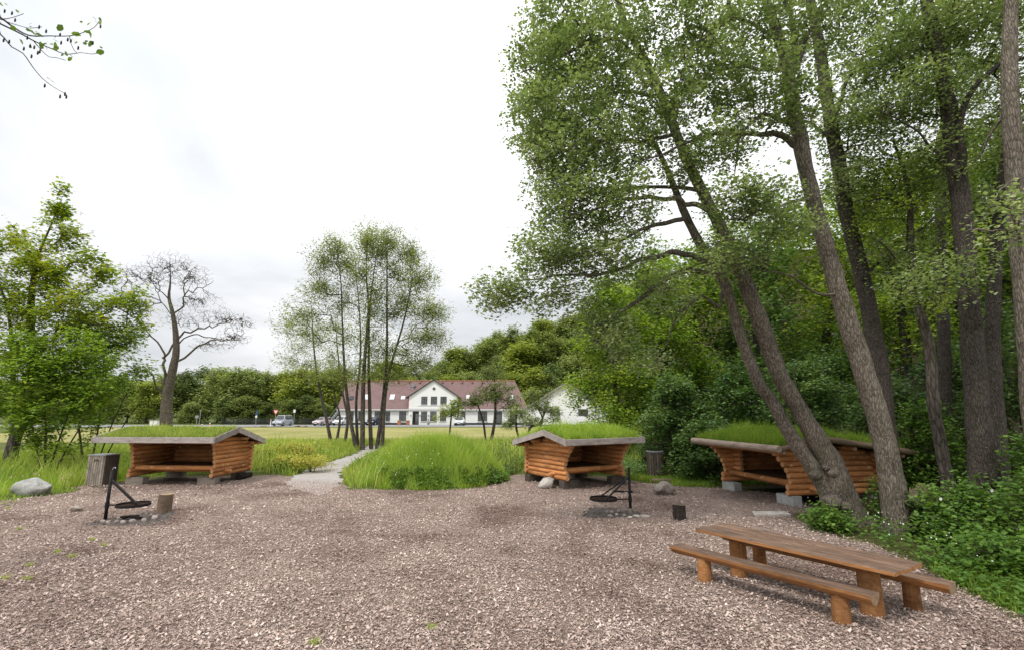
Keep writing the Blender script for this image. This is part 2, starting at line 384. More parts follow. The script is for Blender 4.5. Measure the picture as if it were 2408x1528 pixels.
M['lawn'] = mat('mown_lawn', m_lawn, .95, .1)
M['alder'] = leafmat('alder_leaf', [(0.096, 0.148, 0.068), (0.191, 0.270, 0.109), (0.302, 0.392, 0.170), (0.537, 0.581, 0.401)], .33, .45, .4)  # palest stop paints sky glints into the leaf colour
M['alder_y'] = leafmat('alder_leaf_bright', [(0.083, 0.149, 0.030), (0.157, 0.248, 0.042), (0.277, 0.368, 0.064), (0.444, 0.497, 0.108)], .4)
M['alder_c'] = leafmat('young_alder_leaf', [(0.140, 0.178, 0.052), (0.233, 0.285, 0.083), (0.316, 0.364, 0.117), (0.409, 0.433, 0.165)], .35)
M['maple'] = leafmat('maple_leaf', [(0.099, 0.162, 0.022), (0.187, 0.285, 0.034), (0.330, 0.389, 0.048), (0.506, 0.445, 0.067)], .42)
M['maple_d'] = leafmat('field_maple_leaf', [(0.075, 0.139, 0.022), (0.166, 0.269, 0.036), (0.280, 0.403, 0.054), (0.433, 0.504, 0.097)], .38)
M['bush'] = leafmat('bush_leaf', [(0.043, 0.091, 0.027), (0.087, 0.162, 0.046), (0.146, 0.235, 0.071), (0.229, 0.310, 0.107)], .3)
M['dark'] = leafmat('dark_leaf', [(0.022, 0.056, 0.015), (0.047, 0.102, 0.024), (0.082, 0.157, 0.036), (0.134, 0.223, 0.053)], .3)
M['far1'] = leafmat('far_leaf', [(0.125, 0.184, 0.057), (0.208, 0.271, 0.084), (0.292, 0.354, 0.117), (0.389, 0.436, 0.157)], .25, .7, .15)
M['far2'] = leafmat('far_leaf_bright', [(0.148, 0.206, 0.040), (0.246, 0.312, 0.057), (0.344, 0.402, 0.081), (0.467, 0.479, 0.111)], .25, .7, .15)
M['far3'] = leafmat('far_leaf_dark', [(0.079, 0.129, 0.048), (0.145, 0.205, 0.070), (0.218, 0.285, 0.089), (0.309, 0.372, 0.119)], .2, .7, .15)
M['apple'] = leafmat('apple_leaf', [(0.108, 0.155, 0.060), (0.184, 0.239, 0.084), (0.270, 0.335, 0.120), (0.367, 0.430, 0.168)], .25)
M['grass'] = leafmat('long_grass', [(0.174, 0.283, 0.046), (0.303, 0.449, 0.067), (0.442, 0.575, 0.093), (0.677, 0.668, 0.232)], .35, .6, .2)
M['grass_y'] = leafmat('meadow_grass', [(0.191, 0.287, 0.050), (0.312, 0.417, 0.075), (0.434, 0.506, 0.113), (0.589, 0.575, 0.247)], .35, .6, .2)
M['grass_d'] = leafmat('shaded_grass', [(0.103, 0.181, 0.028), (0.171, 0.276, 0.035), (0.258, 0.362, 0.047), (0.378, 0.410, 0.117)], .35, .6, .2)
M['straw'] = leafmat('straw', [(.20, .22, .08), (.30, .30, .12), (.40, .38, .18), (.48, .45, .25)], .25)
M['yellow'] = leafmat('yellow_leaf', [(0.264, 0.300, 0.036), (0.408, 0.408, 0.060), (0.552, 0.516, 0.096), (0.660, 0.600, 0.156)], .3)
M['cover'] = leafmat('bramble_leaf', [(0.047, 0.100, 0.017), (0.087, 0.179, 0.025), (0.138, 0.249, 0.039), (0.218, 0.322, 0.071)], .33)
M['petal'] = plain('white_petal', (.82, .80, .76), .7, .2, 0, .05)
M['petal_y'] = plain('yellow_petal', (.75, .55, .03), .7)
M['petal_p'] = plain('pink_petal', (.62, .22, .42), .7)

# ------------------------------------------------------------------ terrain
PATH = np.array([(-6.1, 16.3), (-6.8, 17.6), (-7.5, 19.2), (-8.3, 21.5), (-8.9, 25.0), (-9.2, 28.5), (-9.6, 33.0), (-11.0, 40.0)])
PATHW = np.array([.1, .65, 1.0, .85, .75, .65, .6, .6])
def path_dist(x, y):
    d = np.full(np.shape(x), 1e9)
    for (a, b, wa, wb) in zip(PATH[:-1], PATH[1:], PATHW[:-1], PATHW[1:]):
        v = b - a; t = np.clip(((x - a[0]) * v[0] + (y - a[1]) * v[1]) / (v @ v), 0, 1)
        d = np.minimum(d, np.hypot(x - a[0] - t * v[0], y - a[1] - t * v[1]) - (wa + (wb - wa) * t))
    return d
CHIP = np.array([(-22, 2.0), (-22, 10.5), (-17.5, 13.2), (-15.2, 15.2), (-14.6, 16.9), (-15.6, 18.0), (-14.9, 19.2), (-14.0, 20.6), (-11.0, 21.6), (-10.0, 21.3),
                 (-9.0, 20.9), (-8.0, 20.2), (-6.0, 18.3), (-5.6, 17.5), (-4.0, 17.25), (-2.2, 17.4), (-.7, 19.6), (.2, 21.6), (1.5, 21.8), (4.3, 20.6), (5.0, 19.2), (5.8, 18.1), (7.4, 17.7),
                 (9.0, 16.4), (8.4, 13.9), (7.2, 13.1), (6.9, 12.2), (7.0, 11.4), (7.25, 10.4), (7.1, 9.2), (6.75, 8.0), (6.55, 6.8), (7.2, 5.2), (8.0, 2.0)])
def in_poly(x, y, poly):
    c = np.zeros(np.shape(x), bool); n = len(poly)
    for i in range(n):
        x0, y0 = poly[i]; x1, y1 = poly[i - 1]
        c ^= ((y0 > y) != (y1 > y)) & (x < (x1 - x0) * (y - y0) / (y1 - y0 + 1e-12) + x0)
    return c
def terrain(x, y):
    x = np.asarray(x, float); y = np.asarray(y, float)
    m = np.clip(1 - ((x + 3.1) / 2.75) ** 2 - ((y - 20.1) / 2.75) ** 2, 0, 1); h = 1.12 * m ** .8
    m = np.clip(1 - ((x + 12.0) / 3.9) ** 2 - ((y - 25.2) / 4.1) ** 2, 0, 1); h = np.maximum(h, .55 * m)
    m = np.clip(1 - ((x - .6) / 3.8) ** 2 - ((y - 24.6) / 2.9) ** 2, 0, 1); h = np.maximum(h, .75 * m)
    h *= sm(.0, 1.3, path_dist(x, y))
    h += .33 * sm(60, 95, y)
    r = np.clip(x - 9.6 - .05 * np.maximum(0, y - 12), 0, 40); h += (.16 * r + .006 * r * r) * sm(5, 13, y) * (1 - sm(55, 80, y) * sm(30, 10, x))
    h += 20 * sm(-42, 24, x) * sm(112, 165, y) + 22 * sm(25, 90, x) * sm(70, 150, y)
    h += 30 * sm(-110, -330, x) * sm(240, 420, y)
    return h
def strip(lo, hi, st): return list(np.arange(lo, hi, st))
xs = np.array(strip(-520, -120, 20) + strip(-120, -28, 4) + strip(-28, 18, .42) + strip(18, 60, 2) + strip(60, 420, 15))
ys = np.array(strip(-30, 3, 3) + strip(3, 34, .42) + strip(34, 130, 2) + strip(130, 620, 12))
XX, YY = np.meshgrid(xs, ys); V = np.stack([XX, YY, terrain(XX, YY)], -1).reshape(-1, 3)
i = np.arange(len(ys) - 1)[:, None] * len(xs); j = np.arange(len(xs) - 1)[None, :]
FQ = np.stack([i + j, i + j + 1, i + j + 1 + len(xs), i + j + len(xs)], -1).reshape(-1, 4)
tag(link('ground', np_mesh('ground', V, FQ, smooth=True), None, [M['ground']]), kind='structure')

def sheet(name, poly, z, m, jit=.0, sub=.5):
    q = []
    for a, b in zip(poly, np.roll(poly, -1, 0)):
        k = max(1, int(np.hypot(*(b - a)) / sub))
        for t in range(k): q.append(a + (b - a) * t / k)
    q = np.array(q)
    if jit: q += rng.normal(0, jit, q.shape)
    me = bpy.data.meshes.new(name); me.from_pydata([(x, y, z) for x, y in q], [], [tuple(range(len(q)))]); me.update()
    return tag(link(name, me, None, [m]), kind='structure')
sheet('bark_chip_ground', CHIP, .006, M['chips'], .12)
def drape(name, x0, x1, y0, y1, st, dz, m):
    a = np.arange(x0, x1 + st, st); b = np.arange(y0, y1 + st, st); X, Y = np.meshgrid(a, b)
    V = np.stack([X, Y, terrain(X, Y) + dz], -1).reshape(-1, 3); i = np.arange(len(b) - 1)[:, None] * len(a); j = np.arange(len(a) - 1)[None, :]
    f = np.stack([i + j, i + j + 1, i + j + 1 + len(a), i + j + len(a)], -1).reshape(-1, 4)
    return tag(link(name, np_mesh(name, V, f), None, [m]), kind='structure')
drape('lawn', -66, 20, 44, 82, 2, .02, M['lawn'])
drape('road', -140, 22, 84, 93.4, 2, .05, M['asphalt'])
# gravel path ribbon
pc = catmull(np.column_stack([PATH, PATHW]), .22); tn = np.gradient(pc[:, :2], axis=0); tn /= np.linalg.norm(tn, axis=1, keepdims=True)
nr = np.column_stack([-tn[:, 1], tn[:, 0]]); W_ = np.linspace(-1, 1, 7); V = []
for k in range(len(pc)):
    wj = pc[k, 2] * (1 + .12 * math.sin(k * .75) + .08 * math.sin(k * 1.37) + .06 * math.sin(k * .9))
    for u in W_:
        p = pc[k, :2] + nr[k] * u * wj; V.append((p[0], p[1], max(terrain(p[0], p[1]), 0) + .014))
n = len(W_); i = np.arange(len(pc) - 1)[:, None] * n; j = np.arange(n - 1)[None, :]
tag(link('gravel_path', np_mesh('gravel_path', V, np.stack([i + j, i + j + 1, i + j + 1 + n, i + j + n], -1).reshape(-1, 4)), None, [M['gravel']]), kind='structure')

# ------------------------------------------------------------------ leaves, blades, trees
LEAF4 = np.array([(0, 0, 0), (.48, .36, .10), (1, 0, -.05), (.48, -.36, .10)])
LEAF6 = np.array([(0, 0, 0), (.22, .27, .05), (.62, .36, .06), (1, .06, -.04), (.70, -.34, .06), (.22, -.27, .05)])
def leaf_arrays(pos, size, up=.7, shape=LEAF4, dirs=None):
    n = len(pos); nv = rng.normal(size=(n, 3)); nv /= np.linalg.norm(nv, axis=1, keepdims=True)
    nv[:, 2] = np.abs(nv[:, 2]); nv = nv * (1 - up) + np.array([0, 0, up]); nv /= np.linalg.norm(nv, axis=1, keepdims=True)
    d = rng.normal(size=(n, 3)) if dirs is None else dirs + .5 * rng.normal(size=(n, 3))
    d -= nv * (d * nv).sum(1, keepdims=True); d /= np.linalg.norm(d, axis=1, keepdims=True) + 1e-9
    b = np.cross(nv, d); s = (size * rng.uniform(.5, 1.45, n))[:, None, None]
    V = pos[:, None, :] + s * (shape[None, :, 0:1] * d[:, None, :] + shape[None, :, 1:2] * b[:, None, :] + shape[None, :, 2:3] * nv[:, None, :])
    k = len(shape); return V.reshape(-1, 3), np.arange(n * k).reshape(n, k)
def leaf_obj(name, pos, size, m, parent, up=.6, shape=LEAF4, clump=1.2, tintbias=0.0, kind='stuff', dirs=None):
    V, f = leaf_arrays(pos, size, up, shape, dirs)
    t = .5 + .28 * wav(pos, clump, 1) + rng.normal(0, .17, len(pos)) + tintbias
    o = link(name, np_mesh(name, V, f, np.clip(t, 0, 1)), parent, [m])
    if kind: o['kind'] = kind
    return o
def blade_obj(name, pos, h, wd, m, parent=None, lean=.3, clump=.8, bias=0.0, label=None, cat=None):
    n = len(pos); a = rng.uniform(0, 2 * np.pi, n); s = np.column_stack([np.cos(a), np.sin(a), 0 * a])
    l = rng.normal(0, lean, (n, 2)); hh = h * rng.uniform(.55, 1.25, n) * (1 + .25 * wav(pos, .9, 4)); wd = np.broadcast_to(wd, (n,))
    L = np.column_stack([l[:, 0], l[:, 1], 0 * a]) * hh[:, None]; Z = np.column_stack([0 * a, 0 * a, hh])
    w_ = (s * wd[:, None]) / 2
    V = np.stack([pos - w_, pos + w_, pos + L * .3 + Z * .55 + w_ * .8, pos + L * .3 + Z * .55 - w_ * .8, pos + L + Z * .98 + w_ * .15, pos + L + Z * .98 - w_ * .15], 1).reshape(-1, 3)
    k = np.arange(n)[:, None] * 6; f = np.concatenate([k + [0, 1, 2, 3], k + [3, 2, 4, 5]]); 
    t = np.clip(.45 + .25 * wav(pos, clump, 2) + rng.normal(0, .17, n) + bias, 0, 1)
    o = link(name, np_mesh(name, V, f, np.concatenate([t, t])), parent, [m]); o['kind'] = 'stuff'
    if label: tag(o, label, cat)
    return o

class Skel:
    def __init__(s): s.p = []; s.par = []; s.r = []; s.tag = []; s.att = []; s.tips = []
    def poly(s, pts, par=-1, tg=0, step=.3, att_from=0.0):
        """pts rows (x,y,z,r)"""
        q = catmull(pts, step); first = len(s.p)
        for k, a in enumerate(q):
            s.p.append(a[:3]); s.par.append(par if k == 0 else len(s.p) - 2); s.r.append(max(a[3], .004)); s.tag.append(tg)
            s.att.append(k / max(1, len(q) - 1) >= att_from)
        return first
    def nearest(s, q):
        P = np.array(s.p); return int(np.argmin(((P - q) ** 2).sum(1)))
    def attach(s, T, step=.4, rise=.8, wig=.06, bend=.12, tg=99, ignore_below=-9):
        n0 = len(s.p); seg = 14; cap = n0 + len(T) * seg
        A = np.full((cap, 3), 1e6); A[:n0] = np.array(s.p); att = np.zeros(cap, bool); att[:n0] = np.array(s.att) & (A[:n0, 2] > ignore_below)
        B = A[:n0][att[:n0]]
        d0 = np.array([np.sqrt(((B - t) ** 2).sum(1)).min() for t in T]); order = np.argsort(d0)
        n = n0; s.tips = []
        live = np.where(att[:n0], 0, 1e6)
        pen = np.full(cap, 1e6); pen[:n0] = live
        for ti in order:
            t = T[ti]; D = A[:n] - t; d = np.sqrt((D * D).sum(1)); cost = d + rise * np.maximum(0, D[:, 2]) + pen[:n]
            k = int(np.argmin(cost)); a = A[k]; L = d[k]; m = int(min(seg, max(2, L / step)))
            c = (a + t) / 2 + np.array([0, 0, bend * L]) + rng.normal(0, wig * L, 3)
            u = np.linspace(0, 1, m + 1)[1:, None]; q = (1 - u) ** 2 * a + 2 * u * (1 - u) * c + u ** 2 * t
            q[:-1] += rng.normal(0, wig * .25 * step, q[:-1].shape)
            ids = []
            for kk in range(m):
                s.p.append(q[kk]); s.par.append(k if kk == 0 else len(s.p) - 2); s.r.append(0); s.tag.append(tg); s.att.append(True); ids.append(len(s.p) - 1)
            A[n:n + m] = q; pen[n:n + m] = 0; n += m
            s.tips.append((a, q))
    def radii(s, tip=.006, e=2.3, cap=None):
        n = len(s.p); acc = np.zeros(n); r = np.array(s.r, float); par = s.par
        for k in range(n - 1, -1, -1):
            v = max(tip, acc[k] ** (1 / e)) if acc[k] > 0 else tip
            if s.tag[k] == 99:
                r[k] = v if cap is None else min(v, cap)
            if par[k] >= 0: acc[par[k]] += max(tip, r[k] if s.tag[k] == 99 else 0) ** e
        s.r = r
    def meshes(s, tags, sides=None, rough=0.0, flare=0.0):
        n = len(s.p); P = np.array(s.p); r = s.r; ch = [[] for _ in range(n)]
        for k in range(n):
            if s.par[k] >= 0: ch[s.par[k]].append(k)
        Vs = []; Fs = []; base = 0
        for k in range(n):
            if s.tag[k] not in tags: continue
            p = s.par[k]
            same = [c for c in ch[p] if s.tag[c] == s.tag[k]] if p >= 0 else []
            if p >= 0 and s.tag[p] == s.tag[k] and max(same, key=lambda c: (r[c], -c)) == k: continue   # not a chain start
            chain = [k]
            while True:
                c = [q for q in ch[chain[-1]] if s.tag[q] == s.tag[k]]
                if not c: break
                chain.append(max(c, key=lambda q: (r[q], -q)))
            pts = P[chain]; rr = np.array([r[q] for q in chain])
            if p >= 0: pts = np.vstack([P[p], pts]); rr = np.concatenate([[min(rr[0] * 1.1, r[p])], rr])
            if len(pts) < 2: continue
            rm = rr.max(); sd_ = sides or (22 if rm > .2 else 10 if rm > .07 else 6 if rm > .025 else 4 if rm > .012 else 3)
            v, f = tube_arrays(pts, rr, sd_, rough if rm > .1 else 0, k, flare)
            Vs.append(v); Fs.append(f + base); base += len(v)
        if not Vs: return None
        return np_mesh('m', np.vstack(Vs), np.vstack(Fs), smooth=True)
def lobe_points(lobes, gap=.25, seed=1.0, freq=.7, shell=.45):
    out_ = []
    for c, rad, n in lobes:
        c = np.asarray(c, float); rad = np.asarray(rad, float); got = 0
        while got < n:
            v = rng.normal(size=(n * 2, 3)); v /= np.linalg.norm(v, axis=1, keepdims=True)
            q = c + v * (rng.uniform(0, 1, (len(v), 1)) ** shell) * rad
            if gap is not None: q = q[wav(q * np.array([.75, .75, 1.9]) + np.array([0, 0, .5]) * q[:, :1], freq, seed) > -gap]
            if len(q) == 0: break
            out_.append(q[:n - got]); got += len(q[:n - got])
    return np.vstack(out_)
def leaves_of(sk, per, spread, reach=.75):
    out_ = []
    for a, q in sk.tips:
        m = len(q); k = max(1, int(rng.poisson(per)))
        u = rng.uniform(1 - reach, 1, k) * (m - 1); i0 = np.minimum(u.astype(int), m - 1); i1 = np.minimum(i0 + 1, m - 1)
        c = q[i0] + (q[i1] - q[i0]) * (u - i0)[:, None] + rng.normal(0, spread, (k, 3))
        g_ = np.arange(k) % max(1, k // 3); out_.append(c[g_] + rng.normal(0, spread * .42, (k, 3)))
    return np.vstack(out_)
def make_tree(name, label, cat, base, trunks, limbs=(), lobes=(), leaf=(.08, 20, .14), lm='alder', bm='bark', group=None, tip=.006,
              step=.4, rise=.8, att_from=.3, gap=.25, seed=1., freq=.7, bend=.1, up=.55, shape=LEAF4, bias=0.0, clump=1.2, rough=.05, below=-9, tstep=.3, shell=.45, wig=.06, crook=.028, flare=0.):
    """trunks/limbs: lists of rows (x,y,z,r)"""
    base = np.asarray(base, float)
    root = empty(name, base, 0, label, cat, group)
    sk = Skel()
    for k, t in enumerate(trunks):
        t = np.array(t, float); t[:, :3] -= base; sk.poly(t, -1, k, tstep, att_from)
    nl = len(trunks)
    for k, l in enumerate(limbs):
        l = np.array(l, float); l[:, :3] -= base; par = sk.nearest(l[0, :3]); l = catmull(l, max(.5, tstep * 1.5))
        l[1:-1, :3] += rng.normal(0, crook, (len(l) - 2, 3)); sk.poly(l, par, 20 + k, tstep, .25)
    if lobes:
        T = lobe_points(lobes, gap, seed, freq, shell) - base
        sk.attach(T, step, rise, wig, bend, ignore_below=below)
    sk.radii(tip)
    for k in range(len(trunks)):
        link('trunk', sk.meshes([k], None, rough, flare), root, [M[bm]])
    for k in range(len(limbs)):
        me = sk.meshes([20 + k], None, rough)
        if me: link('limb', me, root, [M[bm]])
    if lobes:
        me = sk.meshes([99])
        if me: tag(link('branches', me, root, [M[bm]]), kind='stuff')
        if leaf:
            pos = leaves_of(sk, leaf[1], leaf[2])
            leaf_obj('crown', pos, leaf[0], M[lm], root, up, shape, clump, bias)
    return root
def px_line(rows, Y0, Y1=None):
    """rows (px,py,width px) -> (x,y,z,r), depth running from Y0 to Y1"""
    Y1 = Y0 if Y1 is None else Y1; n = len(rows); o = []
    for k, (a, b, w_) in enumerate(rows):
        Y = Y0 + (Y1 - Y0) * k / (n - 1); q = Pt(a, b, Y); o.append((*q, w_ / 2 / ppm(Y) * math.cos(math.atan((a - 1204) / F)) * .97))
    return o
def px_lobe(a, b, ra, rb, Y, rd, n):
    s = 1 / ppm(Y); return (Pt(a, b, Y), (ra * s, rd, rb * s), n)

# ---- the big alders on the right
def ground_snap(rows):                   # bury the foot a little
    r = list(rows[0]); r[2] = float(terrain(r[0], r[1])) - .12; return [tuple(r)] + list(rows[1:])
b1 = G(1985, 1228)
stemB = px_line([(1996, 1238, 108), (1984, 1195, 86), (1969, 1150, 84), (1952, 1090, 66), (1912, 1018, 52), (1872, 950, 44), (1829, 871, 43), (1793, 770, 42), (1732, 612, 36), (1694, 535, 33), (1653, 454, 30),
                 (1620, 388, 28), (1590, 314, 26), (1557, 229, 24), (1520, 148, 22), (1494, 100, 20), (1470, 55, 17), (1440, -40, 13), (1400, -160, 6)], 12.3, 10.8)
stemA = px_line([(1975, 1215, 60), (1950, 1160, 52), (1907, 1092, 42), (1857, 1018, 37), (1815, 940, 32), (1789, 908, 31), (1748, 808, 29), (1704, 668, 26), (1668, 610, 25), (1635, 554, 23), (1605, 491, 20), (1579, 425, 16), (1546, 351, 12), (1500, 270, 5)], 12.2, 11.6)
Y1 = 11.4
limbs1 = [px_line(r, a, b) for r, a, b in [
    ([(1672, 612, 18), (1630, 602, 16), (1583, 598, 15), (1527, 605, 13), (1472, 627, 11), (1400, 645, 8), (1300, 648, 5), (1200, 668, 3), (1120, 690, 2)], 11.8, 10.8),
    ([(1690, 645, 16), (1640, 640, 14), (1600, 642, 14), (1564, 657, 13), (1509, 697, 11), (1457, 738, 9), (1417, 782, 7), (1398, 800, 4)], 11.8, 11.2),
    ([(1622, 524, 14), (1602, 513, 13), (1565, 521, 12), (1520, 535, 10), (1472, 558, 8), (1400, 590, 5), (1330, 615, 3)], 11.7, 10.6),
    ([(1668, 497, 16), (1625, 478, 14), (1594, 470, 13), (1530, 464, 11), (1460, 470, 9), (1390, 500, 6), (1300, 520, 3)], 11.3, 10.4),
    ([(1650, 450, 13), (1583, 440, 10), (1500, 440, 8), (1400, 450, 5), (1290, 460, 3)], 11.3, 12.6),
    ([(1590, 314, 12), (1510, 330, 10), (1430, 330, 8), (1330, 350, 5), (1240, 380, 3)], 11.2, 10.2),
    ([(1557, 229, 12), (1480, 215, 9), (1400, 225, 7), (1300, 255, 5), (1200, 268, 2)], 11.1, 12.2),
    ([(1520, 148, 11), (1440, 90, 9), (1380, 100, 8), (1300, 140, 6), (1230, 170, 3)], 11.0, 10.2),
    ([(1494, 100, 11), (1420, 60, 9), (1330, 60, 6), (1250, 80, 3)], 10.9, 11.8),
    ([(1704, 668, 10), (1690, 720, 9), (1650, 700, 7), (1600, 735, 5), (1570, 800, 3), (1540, 840, 2)], 12, 11.5)]]
lobes1 = [px_lobe(*a) for a in [
    (1330, 70, 125, 85, 11, 2.0, 330), (1270, 190, 90, 75, 11.2, 1.7, 250), (1390, 160, 140, 100, 11, 2.2, 330), (1260, 300, 85, 60, 10.9, 1.6, 190), (1340, 290, 110, 80, 11, 2.0, 260),
    (1310, 400, 100, 70, 11, 1.8, 270), (1430, 380, 120, 90, 11, 2.0, 260), (1350, 500, 120, 65, 10.8, 1.8, 270), (1470, 500, 100, 60, 11, 1.8, 180), (1300, 600, 110, 45, 10.8, 1.5, 210),
    (1430, 620, 120, 50, 11, 1.6, 190), (1185, 690, 85, 45, 10.8, .9, 120), (1480, 260, 100, 90, 11, 2, 170), (1510, 90, 90, 90, 10.8, 2, 160), (1430, -90, 170, 110, 10.8, 2.2, 300), (1420, 760, 90, 50, 11.2, 1., 110), (1300, 700, 120, 40, 10.9, 1.1, 120), (1500, 830, 90, 45, 11.3, .8, 70),
    (1560, 690, 90, 60, 11.4, 1.2, 90), (1700, 600, 60, 50, 10.8, .7, 60), (1600, 380, 60, 60, 10.6, 1.2, 60)]]
make_tree('alder_tree', 'leaning twin-stemmed alder with burls at its foot, crown reaching left over the clearing', 'tree', b1,
          [ground_snap(stemB), ground_snap(stemA)], limbs1, lobes1, (.080, 17, .12), 'alder', 'bark', 'tall alders along the right edge', .005, .35, .7, .45, .12, 3., 1.5, .06, .5, LEAF4, .03, 1.3, .08, .0, .14, flare=.35)

TW = bpy.data.objects['alder_tree']
for k, (a, b, s_, Y) in enumerate(((1922, 1115, .16, 11.95), (1962, 1112, .13, 11.8), (1985, 1105, .12, 11.9), (1945, 1098, .11, 11.85), (1960, 1180, .22, 11.75), (1990, 1190, .16, 11.8), (1975, 1085, .10, 11.9), (1992, 1128, .10, 12.0))):
    bm_ = bmesh.new(); bmesh.ops.create_icosphere(bm_, subdivisions=3, radius=1); q = Pt(a, b, Y) - b1
    for v_ in bm_.verts:
        c_ = np.array(v_.co); kk = s_ * (1 + .28 * float(wav(c_, 2.2, k)) + .12 * float(wav(c_, 5.5, k))); v_.co = (q[0] + c_[0] * kk, q[1] + .05 + c_[1] * kk * .75, q[2] + c_[2] * kk * .75)
    me = bpy.data.meshes.new('burl'); bm_.to_mesh(me); bm_.free(); me.polygons.foreach_set('use_smooth', np.ones(len(me.polygons), bool)); link('burl', me, TW, [M['bark']])

b2 = G(2112, 1252)
t2 = px_line([(2118, 1268, 92), (2110, 1230, 74), (2104, 1180, 68), (2092, 1100, 62), (2070, 1000, 60), (2040, 900, 58), (2002, 780, 54), (1965, 660, 48), (1940, 570, 45), (1920, 500, 43), (1895, 400, 42), (1880, 320, 42), (1862, 235, 40), (1850, 150, 34), (1828, 80, 29), (1798, -10, 24), (1760, -130, 12)], 11.3, 10.6)
limbs2 = [px_line(r, a, b) for r, a, b in [
    ([(1880, 345, 26), (1848, 330, 20), (1815, 318, 17), (1759, 314, 14), (1693, 314, 12), (1640, 325, 10), (1560, 360, 6), (1500, 380, 3)], 10.9, 10.2),
    ([(1858, 190, 24), (1872, 120, 19), (1866, 60, 16), (1848, -10, 14), (1840, -110, 6)], 10.7, 11.2),
    ([(1870, 165, 14), (1895, 90, 12), (1930, 30, 9), (1960, -10, 7), (2000, -60, 3)], 10.7, 10.2),
    ([(1848, 125, 14), (1800, 80, 12), (1730, 38, 11), (1712, 0, 10), (1700, -60, 5)], 10.7, 10.0),
    ([(1730, 38, 9), (1690, 70, 7), (1620, 110, 5), (1540, 180, 3)], 10.2, 9.6),
    ([(1850, 160, 14), (1790, 160, 11), (1720, 160, 9), (1650, 190, 6), (1580, 220, 3)], 10.7, 11.4),
    ([(1880, 300, 14), (1800, 275, 11), (1745, 320, 9), (1735, 380, 6), (1728, 410, 3)], 10.8, 10.4),
    ([(1975, 690, 10), (1920, 690, 7), (1860, 650, 5), (1800, 640, 3)], 11, 10.2),
    ([(1900, 470, 12), (1850, 480, 9), (1780, 500, 7), (1700, 530, 3)], 10.8, 9.6)]]
lobes2 = [px_lobe(*a) for a in [
    (1640, 60, 110, 80, 10.2, 1.8, 220), (1760, 90, 110, 90, 10.6, 2, 240), (1640, 200, 110, 70, 10.6, 1.8, 210), (1760, 230, 110, 70, 10.6, 1.8, 220), (1900, 60, 100, 90, 10.6, 1.8, 190),
    (1870, 250, 90, 70, 10.0, 1.0, 110), (1760, 470, 120, 60, 9.8, 1.1, 190), (1840, 520, 80, 50, 10.0, .9, 100), (1700, 350, 90, 60, 10.3, 1.4, 120), (1800, -110, 200, 110, 10.4, 2.4, 300), (1560, 260, 90, 80, 10.2, 1.5, 120),
    (1720, 600, 90, 60, 10.0, .9, 80)]]
make_tree('alder_tree', 'pale-barked alder with one straight trunk leaning left, nearest the picnic table', 'tree', b2,
          [ground_snap(t2)], limbs2, lobes2, (.080, 16, .12), 'alder', 'bark', 'tall alders along the right edge', .005, .35, .7, .45, .15, 5., 1.5, .06, .5, LEAF4, .0, 1.3, .08, .0, .14, flare=.4)

def side_alder(label, rows, Y0, Y1, limbs, lobes, bm='bark_dark', lm='alder', per=16, ls=.085, seed=1., bias=0.):
    t = px_line(rows, Y0, Y1); q = np.array(t[0][:3]); q[2] = terrain(q[0], q[1])
    t = ground_snap(t)
    return make_tree('alder_tree', label, 'tree', q, [t], [px_line(r, a, b) for r, a, b in limbs], [px_lobe(*a) for a in lobes], (ls, per, .16), lm, bm,
                     'tall alders along the right edge', .006, .4, .7, .35, .3, seed, .9, .06, .5, LEAF4, bias, 1.2, .07, 2.2, .2, flare=.3)
side_alder('dark trunk directly behind the pale leaning alder, parallel to it', [(2102, 1180, 50), (2098, 1100, 48), (2085, 1000, 47), (2072, 880, 46), (2050, 760, 45), (2020, 620, 43), (1990, 500, 41), (1975, 400, 40), (1955, 300, 38), (1940, 200, 35), (1925, 100, 32), (1905, 0, 27), (1880, -120, 12)], 13.6, 13.0,
           [([(1955, 300, 14), (1990, 200, 11), (2050, 120, 9), (2100, 130, 5), (2150, 170, 3)], 13.1, 12.4), ([(1965, 340, 12), (1900, 290, 9), (1830, 280, 5)], 13.1, 13.8), ([(2030, 660, 12), (2080, 610, 9), (2140, 590, 6), (2200, 600, 3)], 13.2, 12.6)],
           [(2000, 60, 130, 90, 13, 2, 260), (2060, 190, 120, 90, 13, 2, 260), (1970, 300, 90, 70, 13, 1.6, 130), (2060, 330, 100, 80, 13, 1.8, 190), (2000, 430, 80, 60, 12.8, 1.2, 100), (2090, 470, 100, 60, 13, 1.5, 120), (1960, -110, 220, 110, 13, 2.6, 280), (2110, 600, 80, 50, 12.8, 1.2, 70)], seed=2.)
